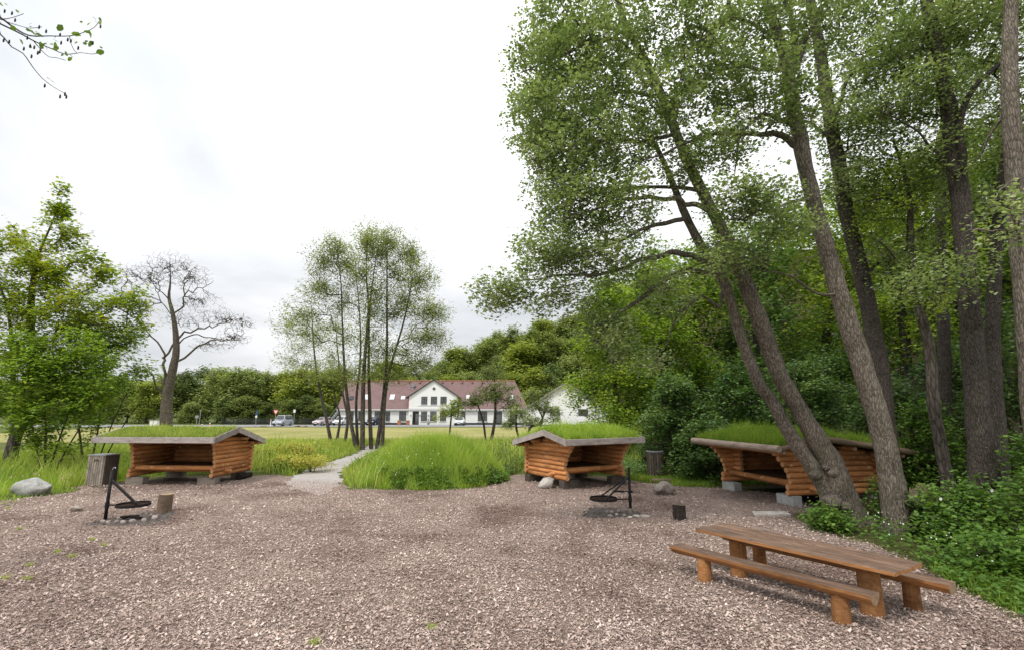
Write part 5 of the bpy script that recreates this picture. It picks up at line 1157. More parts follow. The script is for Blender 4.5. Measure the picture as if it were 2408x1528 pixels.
# ------------------------------------------------------------------ left-hand trees
def leaf_tree(name, label, stems, lobes, leaf, lm, bm='bark_far', cat='tree', group=None, **kw):
    st = []
    for r, Y0, Y1 in stems: st.append(ground_snap(px_line(r, Y0, Y1)))
    q = np.array(st[0][0][:3]); q[2] += .12
    return make_tree(name, label, cat, q, st, [], [px_lobe(*l) for l in lobes], leaf, lm, bm, group, **kw)
leaf_tree('maple_tree', 'tall yellow-green maple with a leaning dark trunk at the left edge', [([(18, 1100, 44), (30, 1050, 36), (58, 960, 32), (75, 880, 28), (72, 740, 22), (85, 620, 12), (120, 530, 5), (146, 465, 1)], 22.5, 22.0), ([(58, 960, 18), (30, 860, 14), (20, 740, 9), (-10, 640, 4)], 22.3, 21.6)],
          [(90, 640, 110, 70, 22, 2.0, 260), (150, 560, 60, 60, 22, 1.0, 90), (145, 480, 22, 48, 22, .4, 70), (20, 580, 70, 60, 22, 1.6, 130), (190, 640, 70, 60, 22, 1.5, 130), (240, 640, 35, 30, 22, .6, 30), (40, 720, 120, 70, 21.6, 2, 230), (190, 740, 110, 60, 21.6, 1.8, 210), (290, 720, 60, 40, 22, 1.0, 80), (330, 690, 18, 40, 22, .4, 20), (90, 830, 120, 70, 21.6, 1.8, 200), (-90, 680, 110, 130, 22, 2.2, 220), (-60, 850, 100, 80, 22, 2, 120), (330, 790, 30, 40, 22, .5, 20)],
          (.15, 14, .15), 'maple', tip=.008, step=.45, rise=.6, att_from=.35, gap=.08, freq=1.1, up=.6, clump=.7, bias=.02, below=1.6, seed=2.)
leaf_tree('field_maple', 'multi-stemmed green maple bush between the leaning trunk and the left shelter', [([(108, 1105, 7.4), (108, 1020, 6.2), (105, 940, 5.0), (120, 860, 3.1), (110, 790, 1.2)], 20.4, 20.2), ([(112, 1105, 6.2), (140, 1030, 5.0), (165, 960, 3.7), (190, 880, 1.9)], 20.4, 20.8), ([(120, 1108, 5.6), (160, 1050, 5.0), (190, 1000, 3.7), (215, 940, 1.9)], 20.4, 19.9), ([(104, 1100, 5.0), (80, 1020, 4.3), (60, 940, 3.1), (50, 850, 1.9)], 20.4, 20.7)],
          [(100, 900, 110, 80, 20.4, 1.5, 230), (60, 830, 90, 60, 20.4, 1.3, 130), (180, 840, 100, 70, 20.4, 1.4, 180), (150, 960, 100, 50, 20.4, 1.3, 130), (60, 980, 70, 40, 20.2, 1.1, 80), (110, 1040, 90, 30, 20.3, .9, 50), (230, 900, 60, 60, 20.6, 1, 80)],
          (.14, 20, .14), 'maple_d', tip=.006, step=.35, rise=.9, att_from=.3, gap=.12, freq=1.2, clump=.9, below=.35, seed=4., bias=.0)
leaf_tree('hazel_bush', 'thin-stemmed leafy bush behind the left end of the left shelter', [([(200, 1095, 7.4), (190, 1040, 6.2), (185, 980, 5.0), (200, 900, 2.5)], 23.6, 23.4), ([(212, 1095, 5.6), (232, 1000, 4.3), (240, 900, 3.1), (246, 800, 1.2)], 23.6, 23.8), ([(225, 1090, 4.3), (262, 1000, 3.7), (300, 920, 2.5), (330, 860, 1.2)], 23.6, 23.2), ([(232, 1090, 3.7), (290, 1000, 3.1), (340, 930, 1.2)], 23.6, 23.0), ([(196, 1095, 4.3), (150, 1040, 3.7), (120, 980, 1.9)], 23.6, 23.9)],
          [(200, 880, 70, 70, 23.6, 1.2, 120), (250, 800, 70, 60, 23.6, 1.2, 100), (200, 980, 60, 60, 23.5, 1.1, 80), (290, 790, 60, 40, 23.4, .9, 50), (320, 870, 40, 30, 23.2, .6, 26), (170, 760, 60, 60, 23.6, 1, 70), (260, 930, 50, 40, 23.6, .8, 36)],
          (.15, 19, .18), 'maple_d', tip=.006, step=.4, rise=.9, att_from=.3, gap=.25, freq=.9, clump=.9, below=.5, seed=6., bias=.06)
# branch of an overhanging tree, top left
bt = np.array([(-11.5, 6.4, -.1, .24), (-11.4, 6.4, 2.0, .2), (-11.2, 6.3, 4.4, .16), (-10.9, 6.2, 6.6, .11), (-10.6, 6.2, 8.4, .05)])
def qb(rows, Y): return [(*Pt(a * .3277 / 2 * 1.0, b * .3277 / 2, Y), w_) for a, b, w_ in rows]     # rows in the enlarged corner's units
br = [[(-11.0, 6.25, 6.1, .05), (-9.2, 6.1, 6.75, .035), *qb([(-300, 130, .02), (0, 255, .014), (200, 400, .012), (420, 515, .009), (700, 520, .007), (1000, 520, .006), (1200, 470, .005), (1350, 400, .003), (1430, 300, .002)], 6.0)],
      [(-11.1, 6.3, 5.6, .05), (-9.2, 6.2, 6.2, .03), *qb([(-300, 200, .02), (0, 345, .013), (300, 490, .011), (500, 600, .009), (750, 710, .007), (950, 785, .006), (1150, 760, .004), (1300, 780, .003), (1400, 770, .002)], 6.05)],
      [*qb([(-300, 330, .016), (0, 490, .010), (170, 680, .008), (330, 770, .007), (480, 980, .006), (620, 1140, .005), (780, 1260, .004), (920, 1340, .002)], 6.1)],
      [*qb([(480, 590, .007), (590, 720, .005), (700, 820, .004), (800, 830, .003), (940, 870, .002)], 6.05)],
      [*qb([(1000, 520, .005), (1010, 600, .004), (1060, 720, .004), (1110, 770, .003)], 6.02)],
      [*qb([(0, 280, .006), (120, 270, .005), (230, 240, .003), (340, 200, .002)], 5.95)],
      [*qb([(100, 320, .006), (300, 380, .004), (430, 410, .003), (600, 390, .002)], 5.95)]]
br[2] = [(-11.15, 6.3, 5.0, .05), (-9.3, 6.2, 5.7, .03)] + br[2]
lf = [(110, 75), (60, 80), (240, 180), (430, 380), (480, 345), (410, 465), (490, 455), (520, 490), (450, 470), (240, 450), (570, 590), (680, 620), (770, 690), (820, 740), (810, 455), (885, 450), (825, 520), (990, 460), (1020, 545), (1120, 310), (1240, 380), (1290, 480), (1320, 240), (1250, 415), (1120, 600), (1190, 640), (1200, 610), (1250, 695), (990, 780), (960, 770), (975, 880), (920, 810), (1485, 745), (1450, 685), (680, 1140), (330, 660), (390, 655), (830, 655), (800, 600), (1380, 325), (1430, 290), (1440, 380), (640, 640), (700, 650), (590, 610)]
cat_ = [(65, 160), (170, 190), (560, 390), (660, 450), (570, 740), (340, 700), (860, 500), (970, 570), (1120, 690), (1330, 620), (860, 1385), (930, 1350), (950, 1390), (640, 1230), (450, 810), (50, 580), (130, 600), (390, 545), (540, 760), (1440, 380), (430, 660), (490, 680), (215, 290), (875, 615), (1015, 590)]
R = empty('overhanging_tree', (-11.5, 6.4, 0), 0, 'thin leafy branch with catkins reaching in at the top left corner', 'tree')
base = np.array([-11.5, 6.4, 0]); sk = Skel(); t = bt.copy(); t[:, :3] -= base; sk.poly(t, -1, 0, .4)
for k, b in enumerate(br):
    b = np.array(b, float); b[:, :3] -= base; sk.poly(b, sk.nearest(b[0, :3]), 20 + k, .12)
sk.radii(.002)
link('trunk', sk.meshes([0]), R, [M['bark']])
for k in range(len(br)): link('branch', sk.meshes([20 + k], 5), R, [M['bark_dark']])
LP = np.array([Pt(a * .16385, b * .16385, 6.0) for a, b in lf]) - base
V, f = leaf_arrays(LP + rng.normal(0, .01, LP.shape), np.full(len(LP), .085), .2, LEAF6)
V2 = [];
link('leaves', np_mesh('leaves', V, f, rng.uniform(.0, .6, len(f))), R, [M['alder_y']])['kind'] = 'stuff'
m = MB()
for a, b in cat_:
    q = Pt(a * .16385, b * .16385, 6.0) - base; m.tube([q + (0, 0, .03), q + (.003, 0, .012), q + (.004, 0, -.02), q + (0, 0, -.035)], [.003, .010, .011, .004], 6)
m.build('catkins', M['bark_dark'], R, True)['kind'] = 'stuff'

# ------------------------------------------------------------------ generic trees (prototypes, then copies)
def auto_tree(name, label, cat, base, h, r, cb, n, leaf, lm, bm='bark_far', group=None, seed=1., stems=1, squash=1., lobn=9, **kw):
    base = np.array(base, float); rg = np.random.default_rng(int(seed * 10)); tr = []
    for s in range(stems):
        a = rg.uniform(0, 6.28); k = 0 if stems == 1 else .35
        off = np.array([math.cos(a), math.sin(a), 0]) * r * k
        r0 = max(.03, h * .016) * (1 if stems == 1 else .5)
        tr.append([(*(base + off * .15 + (0, 0, -.15)), r0 * 1.3), (*(base + off * .5 + (rg.normal(0, .02 * h), rg.normal(0, .02 * h), h * .35)), r0), (*(base + off * .9 + (rg.normal(0, .03 * h), rg.normal(0, .03 * h), h * .65)), r0 * .6), (*(base + off + (rg.normal(0, .04 * h), rg.normal(0, .04 * h), h * .93)), r0 * .15)])
    lob = []
    for k in range(lobn):
        a = k * 2.4 + seed; t = (k + .5) / lobn; zz = cb + (1 - cb) * t; wide = math.sin(math.pi * min(1, .18 + .80 * t)) ** .7
        d = r * .55 * wide * (1 if k < lobn - 1 else .2); rr = r * (.55 - .18 * t) * rg.uniform(.85, 1.15)
        lob.append((base + (d * math.cos(a), d * math.sin(a), h * zz - rr * .6 * (t > .8)), (rr, rr, rr * .8 * squash), max(6, n // lobn)))
    lob.append((base + (0, 0, h * (cb + 1) / 2), (r * .6, r * .6, h * (1 - cb) * .42), n // 4))
    return make_tree(name, label, cat, base, tr, [], lob, leaf, lm, bm, group, seed=seed, **kw)
KW = dict(step=1.0, tip=.02, rise=.5, att_from=.3, tstep=1.2, rough=.0, freq=.25, clump=.25)
far_protos = {}
def proto(key, h, r, cb, n, leaf, lm, seed, **kw):
    far_protos[key] = auto_tree('background_tree', 'p', 'tree', (0, 0, 0), h, r, cb, n, leaf, lm, 'bark_far', None, seed, **{**KW, **kw})
proto('round', 12, 5.0, .12, 420, (.42, 16, .55), 'far1', 3.); proto('bright', 12, 4.8, .10, 420, (.42, 16, .55), 'far2', 5.); proto('tall', 16, 5.0, .15, 440, (.45, 15, .6), 'far1', 7.)
proto('dark', 13, 4.6, .10, 400, (.40, 16, .5), 'far3', 9.); proto('cone', 12, 2.6, .05, 300, (.34, 14, .35), 'far2', 11.)
used = set()
def far_tree(key, px, Y, h, label, group=None, wide=1.0, name=None, z=None):
    src = far_protos[key]; hs = {'round': 12, 'bright': 12, 'tall': 16, 'dark': 13, 'cone': 12}[key]
    if key in used: o = copy_tree(src)
    else: o = src; used.add(key)
    x = Pt(px, 970, Y)[0]; o.location = (x, Y, float(terrain(x, Y)) if z is None else z); s = h / hs
    o.scale = (s * wide, s * wide, s); o.rotation_euler = (0, 0, random.uniform(0, 6.28)); o['label'] = label
    if group: o['group'] = group
    elif 'group' in o: del o['group']
    return o
GW = 'trees of the wood behind the road'
row = [('dark', 255, 118, 11.5, 1.1), ('round', 300, 112, 10, 1.2), ('bright', 345, 108, 9.5, 1.1), ('round', 385, 118, 12, 1.1), ('dark', 425, 112, 12, 1.2), ('dark', 470, 118, 13.5, 1.05), ('round', 512, 112, 13, 1.1), ('round', 555, 108, 12.6, 1.15), ('dark', 590, 120, 13, 1.2), ('round', 605, 110, 12.0, 1.0), ('bright', 655, 113, 12.2, 1.1), ('bright', 700, 108, 12.8, 1.15), ('dark', 735, 120, 12.5, 1.2), ('bright', 765, 110, 12.5, 1.0), ('dark', 800, 118, 13.5, 1.1), ('bright', 790, 112, 11.5, 1.0), ('bright', 205, 105, 10, 1.2), ('round', 150, 112, 11, 1.2), ('round', 90, 108, 10.5, 1.2), ('bright', 40, 112, 10, 1.2), ('dark', -20, 108, 10, 1.2)]
for k, (key, px, Y, h, wd) in enumerate(row):
    far_tree(key, px, Y, h, 'broad leafy tree in the low wood behind the road at left', GW, wd)
for k, px in enumerate((450, 530, 575, 625, 680, 720, 755)): far_tree('dark' if k % 2 else 'round', px, 103, 4.6 + .7 * (k % 3), 'low bush at the foot of the wood behind the wire fence', 'bushes behind the wire fence', 1.5)
GH = 'trees on the wooded hill behind the house'
rh = np.random.default_rng(5)
for k in range(58):
    px = 900 + 640 * rh.uniform(0, 1); Y = rh.uniform(126, 175); key = ('tall', 'dark', 'tall', 'bright', 'round', 'tall', 'bright')[k % 7]
    far_tree(key, px, Y, rh.uniform(14, 18.5), 'leafy tree among the many on the wooded hill behind the house', GH, rh.uniform(1.0, 1.25))
for k, (px, key, h) in enumerate(((870, 'bright', 11), (915, 'round', 10), (960, 'bright', 11), (1010, 'tall', 12), (1055, 'bright', 11.5), (1100, 'round', 12), (1150, 'tall', 12.5), (1200, 'bright', 12), (1300, 'dark', 13))):
    far_tree(key, px, 116 + 3 * (k % 3), h, 'rounded tree directly behind the ridge of the long white house', 'trees close behind the house roof', 1.1)
far_tree('cone', 1258, 110, 13.0, 'fresh green narrow conifer-shaped tree right of the house roof', None, 1.3)
far_tree('dark', 1285, 113, 12.5, 'dark tree between the narrow fresh green tree and the gabled house', None, 1.0)
# trees in front of the house
KA = dict(step=.35, tip=.010, rise=.6, tstep=.5, rough=.03, freq=.8, clump=.6)
def lawn_tree(label, stems, lobes, leaf, lm, seed, **kw):
    return leaf_tree('orchard_tree', label, stems, lobes, leaf, lm, 'bark_far', 'tree', 'small trees on the lawn before the house', seed=seed, **{**KA, **kw})
lawn_tree('dark-leaved two-stemmed apple tree in front of the house right half', [([(1153, 1026, 8), (1163, 990, 7), (1165, 940, 5), (1162, 880, 2)], 42, 42), ([(1143, 1026, 5), (1138, 1000, 5), (1130, 970, 4), (1118, 935, 2)], 42.3, 42.4)],
          [(1135, 930, 45, 25, 42, 1.3, 110), (1180, 920, 50, 30, 42, 1.4, 120), (1160, 880, 40, 28, 42, 1.2, 80), (1205, 950, 26, 16, 42, .8, 40), (1110, 950, 25, 16, 42, .7, 40), (1165, 850, 16, 20, 42, .5, 24)], (.125, 24, .15), 'apple', 2., att_from=.45)
lawn_tree('small bright green sapling before the house gable', [([(1056, 1018, 5), (1060, 990, 4), (1062, 965, 3), (1060, 940, 1)], 48, 48)], [(1062, 962, 26, 18, 48, .9, 70), (1045, 972, 16, 12, 48, .6, 26), (1080, 965, 18, 16, 48, .7, 30), (1070, 940, 14, 12, 48, .5, 20), (1028, 985, 10, 6, 48, .3, 8)], (.14, 18, .15), 'maple', 3.)
lawn_tree('slim apple tree with pale leaves left of the middle shelter roof', [([(1226, 1024, 6), (1214, 1005, 5), (1214, 980, 4), (1216, 945, 2)], 40, 40)], [(1215, 970, 30, 26, 40, 1.0, 80), (1200, 1000, 24, 14, 40, .7, 40), (1236, 985, 22, 18, 40, .8, 40)], (.115, 20, .13), 'apple', 4., bias=.2)
lawn_tree('crooked old apple tree bending low behind the middle shelter', [([(1242, 1020, 8), (1246, 1005, 7), (1262, 1000, 6), (1275, 985, 5), (1285, 955, 2)], 36, 36), ([(1256, 1016, 5), (1268, 1008, 5), (1276, 985, 4), (1262, 950, 2)], 36.3, 36.3)], [(1270, 960, 34, 24, 36, 1.0, 80), (1300, 975, 28, 22, 36, .9, 60), (1250, 935, 22, 24, 36, .8, 40), (1255, 985, 30, 14, 36, .8, 50), (1285, 925, 16, 20, 36, .5, 20)], (.11, 20, .12), 'apple', 5., bias=.25)

# ------------------------------------------------------------------ wood edge on the right
KS = dict(step=.8, tip=.008, rise=.6, tstep=.6, rough=.03, freq=.6, clump=.7)
def wood(name, label, px, Y, h, r, cb, n, leaf, lm, seed, cat='tree', stems=1, group='trees and bushes of the wood edge', squash=1., lobn=11, bm='bark_dark', **kw):
    x = Pt(px, 970, Y)[0]
    return auto_tree(name, label, cat, (x, Y, float(terrain(x, Y))), h, r, cb, n, leaf, lm, bm, group, seed, stems, squash, lobn, **{**KS, **kw})
wood('lime_tree', 'bright green dense tree right of the gabled white house', 1442, 27, 10.6, 2.95, .05, 1050, (.16, 17, .24), 'maple_d', 2., bias=.05)
wood('lime_tree', 'bright green tree behind the right end of the middle shelter', 1560, 28.5, 11.8, 3.3, .05, 900, (.16, 17, .24), 'maple_d', 3., bias=-.02)
wood('elder_bush', 'dark bluish-green elder bush behind the slatted bin', 1590, 21.4, 4.4, 1.8, .04, 640, (.13, 18, .16), 'bush', 4., 'bush', 5, bias=-.02)
wood('elder_bush', 'low dark bush between the slatted bin and the right shelter', 1655, 19.6, 2.6, 1.4, .04, 380, (.12, 17, .14), 'bush', 5., 'bush', 5, bias=-.08)
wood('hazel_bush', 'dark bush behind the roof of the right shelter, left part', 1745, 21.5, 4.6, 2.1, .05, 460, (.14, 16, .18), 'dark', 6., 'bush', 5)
wood('hazel_bush', 'leafy green bush behind the right shelter seen between the leaning trunks', 1900, 19.0, 4.5, 1.9, .05, 520, (.13, 16, .17), 'bush', 7., 'bush', 5, bias=-.02)
wood('hazel_bush', 'bush right of the right shelter behind the pale trunk', 2095, 16.6, 3.4, 1.6, .05, 420, (.12, 16, .15), 'bush', 8., 'bush', 5, bias=.02)
wood('hazel_bush', 'bright leafy bush left of the thick forked trunk', 2170, 14.6, 2.6, 1.2, .05, 320, (.10, 15, .13), 'cover', 9., 'bush', 5, bias=.02)
wood('hazel_bush', 'tall bush right of the slim trunk at the right edge', 2395, 14.4, 4.6, 1.8, .05, 460, (.11, 15, .15), 'bush', 10., 'bush', 5, bias=.05)
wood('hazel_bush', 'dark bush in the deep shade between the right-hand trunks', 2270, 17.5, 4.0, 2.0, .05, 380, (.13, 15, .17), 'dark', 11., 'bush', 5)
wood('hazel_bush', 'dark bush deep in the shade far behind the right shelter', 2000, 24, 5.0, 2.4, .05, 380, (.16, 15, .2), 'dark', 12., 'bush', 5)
bk = [(1480, 36, 13, 3.6, 'alder_y'), (1575, 33, 15, 3.6, 'maple_d'), (1660, 30, 13.5, 3.3, 'maple_d'), (1735, 38, 18, 4.0, 'alder_y'), (1800, 28, 13, 3.2, 'bush'), (1870, 34, 17, 3.8, 'maple_d'), (1960, 28, 14, 3.4, 'alder_y'), (2050, 34, 17.5, 3.8, 'maple_d'), (2130, 26, 14, 3.3, 'alder_y'), (2220, 31, 16.5, 3.8, 'maple_d'), (2310, 24, 13.5, 3.3, 'alder_y'), (2400, 29, 16, 3.6, 'maple_d'), (2500, 22, 13, 3.2, 'bush'), (2610, 25, 14, 3.4, 'maple_d')]
for k, (px, Y, h, r, lm) in enumerate(bk):
    wood('wood_tree', 'leafy woodland tree in the wood behind the right shelter', px, Y, h, r, .14, 440, (.22, 16, .30), lm, 20. + k, 'tree', 1, 'woodland trees behind the right shelter', 1.1, 11, bias=-.06 if lm != 'alder_y' else .0, gap=.3)
# dense dark interior of the wood
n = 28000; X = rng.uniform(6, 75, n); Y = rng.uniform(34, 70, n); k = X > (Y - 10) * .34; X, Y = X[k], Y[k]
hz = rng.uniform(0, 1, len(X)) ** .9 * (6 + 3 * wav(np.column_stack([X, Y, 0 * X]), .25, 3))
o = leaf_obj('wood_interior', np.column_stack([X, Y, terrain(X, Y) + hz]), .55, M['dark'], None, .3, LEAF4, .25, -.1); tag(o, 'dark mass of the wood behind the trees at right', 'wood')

# ------------------------------------------------------------------ ground cover at the right
def clear_of(X, Y, pts, r):
    k = np.ones(len(X), bool)
    for (a, b) in pts: k &= (X - a) ** 2 + (Y - b) ** 2 > r * r
    return k
n = 34000; X = rng.uniform(6.3, 15.5, n); Y = rng.uniform(4.5, 19, n)
k = ~in_poly(X, Y, CHIP) & ~((X > 7.2) & (X < 11.4) & (Y > 12.9) & (Y < 18.4)); X, Y = X[k], Y[k]
q3 = np.column_stack([X, Y, 0 * X]); dens = wav(q3, .8, 5)
dE = np.minimum(1, np.maximum(0, X - 6.7) / 2.2); k = (dens + rng.uniform(-.6, .9, len(X)) > -.45 + .5 * ((Y > 10.2) & (X < 9.2) & (Y < 13))); X, Y, dE, dens = X[k], Y[k], dE[k], dens[k]
hz = rng.uniform(0, 1, len(X)) ** .7 * (.08 + .42 * dE + .18 * np.maximum(0, dens))
o = leaf_obj('ground_cover', np.column_stack([X, Y, terrain(X, Y) + .02 + hz]), .075, M['cover'], None, .6, LEAF6, 1.3, .02); tag(o, 'low green bramble and nettle cover under the right-hand trees', 'ground cover')
def shrub(label, x, y, h, r, n, ls, lm, seed, bias=0.0, name='bramble_bush', flowers=0):
    z = float(terrain(x, y)); R = auto_tree(name, label, 'bush', (x, y, z), h, r, .05, n, (ls, 13, .11), lm, 'bark_dark', None, seed, 5, 1., 9, step=.25, tip=.004, rise=.7, tstep=.3, rough=0, freq=1.4, clump=1.5, shape=LEAF6, bias=bias)
    rg = np.random.default_rng(int(seed * 7))
    for k in range(flowers):
        a = rg.uniform(math.pi * .95, math.pi * 1.75); t = rg.uniform(.35, .95); p = Vector((r * .98 * math.cos(a) * math.sqrt(1 - .5 * t * t), r * .98 * math.sin(a) * math.sqrt(1 - .5 * t * t), h * t * .9))
        m = MB()
        for q in range(5):
            b = q * 1.2566 + k; u = Vector((math.cos(b), 0, math.sin(b))); w_ = Vector((-u.z, 0, u.x)); c = p + Vector((0, -.03, 0))
            m.add([c, c + u * .022 + w_ * .016 + Vector((0, -.006, 0)), c + u * .038 + Vector((0, -.012, 0)), c + u * .022 - w_ * .016 + Vector((0, -.006, 0))], [(0, 1, 2, 3)])
        m.build('flower', M['petal'], R)
    return R
shrub('tall leafy rose bush with white flowers at the right edge', 9.9, 9.1, 1.75, 1.15, 300, .085, 'cover', 2., .06, 'rose_bush', 9)
shrub('rose bush with white flowers in front of the thick forked trunk', 9.3, 10.4, 1.35, .95, 230, .08, 'cover', 3., .04, 'rose_bush', 6)
shrub('low bramble mound right of the picnic table', 8.1, 8.4, .62, .95, 190, .075, 'cover', 4., .02)
shrub('low bramble mound behind the far bench', 8.6, 9.6, .75, .8, 150, .075, 'cover', 5., .05)
shrub('bramble clump at the foot of the leaning twin-stemmed alder', 7.15, 11.5, .42, .55, 120, .07, 'cover', 6., .06)
shrub('sycamore seedling with broad leaves right of the pale trunk', 8.9, 10.9, .75, .45, 50, .14, 'bush', 7., .1, 'sycamore_sapling')
shrub('small leafy sapling against the end wall of the right shelter', 9.5, 13.0, .9, .4, 70, .075, 'cover', 8., .05, 'sapling')
shrub('green bush filling the lower right edge beyond the benches', 8.9, 7.0, .95, 1.0, 220, .08, 'cover', 9., .04)
shrub('leafy bush right of the dark thick trunks, low at the edge', 11.6, 10.6, 2.2, 1.1, 260, .09, 'cover', 10., .0)
# fern
R = empty('fern', (8.95, 11.25, float(terrain(8.95, 11.25))), 0, 'fern with arching fronds beside the pale leaning trunk', 'fern')
for k in range(9):
    a = k * .7 + .2; m = MB(); L = .75
    for t in np.linspace(.1, 1, 16):
        c = np.array([math.cos(a) * L * t * .8, math.sin(a) * L * t * .8, .62 * math.sin(t * 2.1) * .95 + .05]); w_ = .16 * math.sin(math.pi * min(1, t * .9 + .1)) + .01
        s = np.array([-math.sin(a), math.cos(a), 0]); f_ = np.array([math.cos(a), math.sin(a), -.3])
        for sg in (-1, 1): m.add([c, c + s * sg * w_ * .5 + f_ * .02, c + s * sg * w_ + f_ * .05 - (0, 0, .02), c + s * sg * w_ * .5 + f_ * .045], [(0, 1, 2, 3)])
    m.build('frond', M['cover'], R)

# ------------------------------------------------------------------ grass
def scatter(n, x0, x1, y0, y1): return rng.uniform(x0, x1, n), rng.uniform(y0, y1, n)
X, Y = scatter(70000, -6.4, .4, 16.9, 23.4); r2 = ((X + 3.1) / 2.95) ** 2 + ((Y - 20.1) / 2.9) ** 2 + .08 * wav(np.column_stack([X, Y, 0 * X]), 1.5, 1)
k = (r2 < 1.02) & (path_dist(X, Y) > .15) & ~((X > -.9) & (Y < 19.4)); X, Y, r2 = X[k], Y[k], r2[k]
o = blade_obj('mound_grass', np.column_stack([X, Y, terrain(X, Y) - .02]), .16 + .52 * np.clip(1.05 - r2, 0, 1) ** .8 * rng.uniform(.45, 1.3, len(X)), .014, M['grass'], None, .28, .6); tag(o, 'long bright grass covering the mound between the shelters', 'grass')
X, Y = scatter(2200, -6.0, 0, 17.6, 23); r2 = ((X + 3.1) / 2.8) ** 2 + ((Y - 20.1) / 2.8) ** 2; k = (r2 < .9) & (path_dist(X, Y) > .3); X, Y, r2 = X[k], Y[k], r2[k]
o = blade_obj('seed_stalks', np.column_stack([X, Y, terrain(X, Y)]), (.45 + .42 * (1 - r2)) * rng.uniform(.7, 1.1, len(X)), .009, M['straw'], None, .2, .6); tag(o, 'pale thin seed stalks standing above the mound grass', 'grass')
n = 5200; a = rng.uniform(math.pi * 1.25, math.pi * 2.02, n); rr = rng.uniform(.80, 1.04, n); X = -3.1 + 2.85 * rr * np.cos(a); Y = 20.1 + 2.8 * rr * np.sin(a); p3 = np.column_stack([X, Y, 0 * X]); k = wav(p3, 1.6, 2) > -.15; X, Y = X[k], Y[k]
o = leaf_obj('nettle_fringe', np.column_stack([X, Y, terrain(X, Y) + rng.uniform(.02, .30, len(X))]), .080, M['cover'], None, .55, LEAF6, 1.2, .03); tag(o, 'dark nettles and herbs along the foot of the grassy mound', 'herbs')
X, Y = scatter(80000, -27, 9, 17.5, 46); pd = path_dist(X, Y); p3 = np.column_stack([X, Y, 0 * X])
k = (pd > .1) & ~in_poly(X, Y, CHIP) & (((X + 3.1) / 2.9) ** 2 + ((Y - 20.1) / 2.85) ** 2 > .95) & (X < Y * .2 + 1.5) & ~((X > -15.4) & (X < -10.2) & (Y < 21.3)) & ~((X > -.3) & (X < 4.5) & (Y < 21.6)) & (X > -Y * 1.12)
k &= (Y < 30) | (rng.uniform(0, 1, len(X)) < .5); X, Y, pd = X[k], Y[k], pd[k]
hg = (.34 + .42 * sm(0, 1.6, pd)) * (1 - .45 * sm(30, 44, Y)) * rng.uniform(.5, 1.2, len(X)); hg *= np.where((X > 4.6) & (Y < 24), .25, 1)
o = blade_obj('meadow_grass', np.column_stack([X, Y, terrain(X, Y) - .02]), hg, .020 + .0008 * Y, M['grass_y'], None, .3, .35); tag(o, 'tall yellow-green meadow grass beyond the clearing', 'grass')
n = 14000; X, Y = scatter(n, -21, -6.5, 20.5, 29); p3 = np.column_stack([X, Y, 0 * X]); k = (wav(p3, .9, 3) > .0) & (path_dist(X, Y) > .5) & ~in_poly(X, Y, CHIP) & ~((X > -15.4) & (X < -10.2) & (Y < 21.6)); X, Y = X[k], Y[k]
o = leaf_obj('meadow_herbs', np.column_stack([X, Y, terrain(X, Y) + rng.uniform(.05, .55, len(X))]), .10, M['cover'], None, .5, LEAF4, .8, .08); tag(o, 'dark green herbs growing through the meadow grass left of the path', 'herbs')
n = 9000; X, Y = scatter(n, -.9, 6, 20.8, 25.5); p3 = np.column_stack([X, Y, 0 * X]); k = (wav(p3, .9, 6) > -.3) & ~in_poly(X, Y, CHIP); X, Y = X[k], Y[k]
o = leaf_obj('nettle_bank', np.column_stack([X, Y, terrain(X, Y) + rng.uniform(.05, .5, len(X))]), .10, M['bush'], None, .5, LEAF4, .8, .08); tag(o, 'dark nettle bank behind the middle shelter', 'herbs')
X, Y = scatter(24000, -26, -13.5, 12.5, 24); k = ~in_poly(X, Y, CHIP) & ~((X > -15.0) & (Y > 18)); X, Y = X[k], Y[k]
k = in_poly(X + .6, Y - .4, CHIP); hh = np.where(k, .12, .42) * rng.uniform(.6, 1.2, len(X))
o = blade_obj('edge_grass', np.column_stack([X, Y, terrain(X, Y) - .01]), hh, .016, M['grass'], None, .35, .7); tag(o, 'shaggy green grass under the trees at the left edge', 'grass')
X, Y = scatter(16000, 4.4, 9.4, 17.2, 23.5); k = ~in_poly(X, Y, CHIP) & ~((X > 7.2) & (Y < 18.4)); X, Y = X[k], Y[k]
o = blade_obj('shade_grass', np.column_stack([X, Y, terrain(X, Y)]), .10 * rng.uniform(.6, 1.5, len(X)), .018, M['grass_d'], None, .4, .7); tag(o, 'short shaded grass between the middle shelter and the elder bush', 'grass')
X, Y = scatter(9000, 6.4, 9.2, 4.6, 9.2); k = ~in_poly(X - .1, Y, CHIP); X, Y = X[k], Y[k]
o = leaf_obj('verge_herbs', np.column_stack([X, Y, terrain(X, Y) + .02 + rng.uniform(0, 1, len(X)) * (.08 + .2 * np.clip((X - 6.6) / 1.2, 0, 1))]), .062, M['cover'], None, .6, LEAF6, 1.6, -.02); tag(o, 'leafy herbs at the lower right edge beyond the benches', 'herbs')
X, Y = scatter(7000, 6.4, 8.2, 4.6, 8.6); k = ~in_poly(X, Y, CHIP); X, Y = X[k], Y[k]
o = blade_obj('verge_grass', np.column_stack([X, Y, 0 * X]), .10 * rng.uniform(.5, 1.9, len(X)), .010, M['grass_d'], None, .45, 1.2); tag(o, 'fine grass fringe at the lower right corner', 'grass')
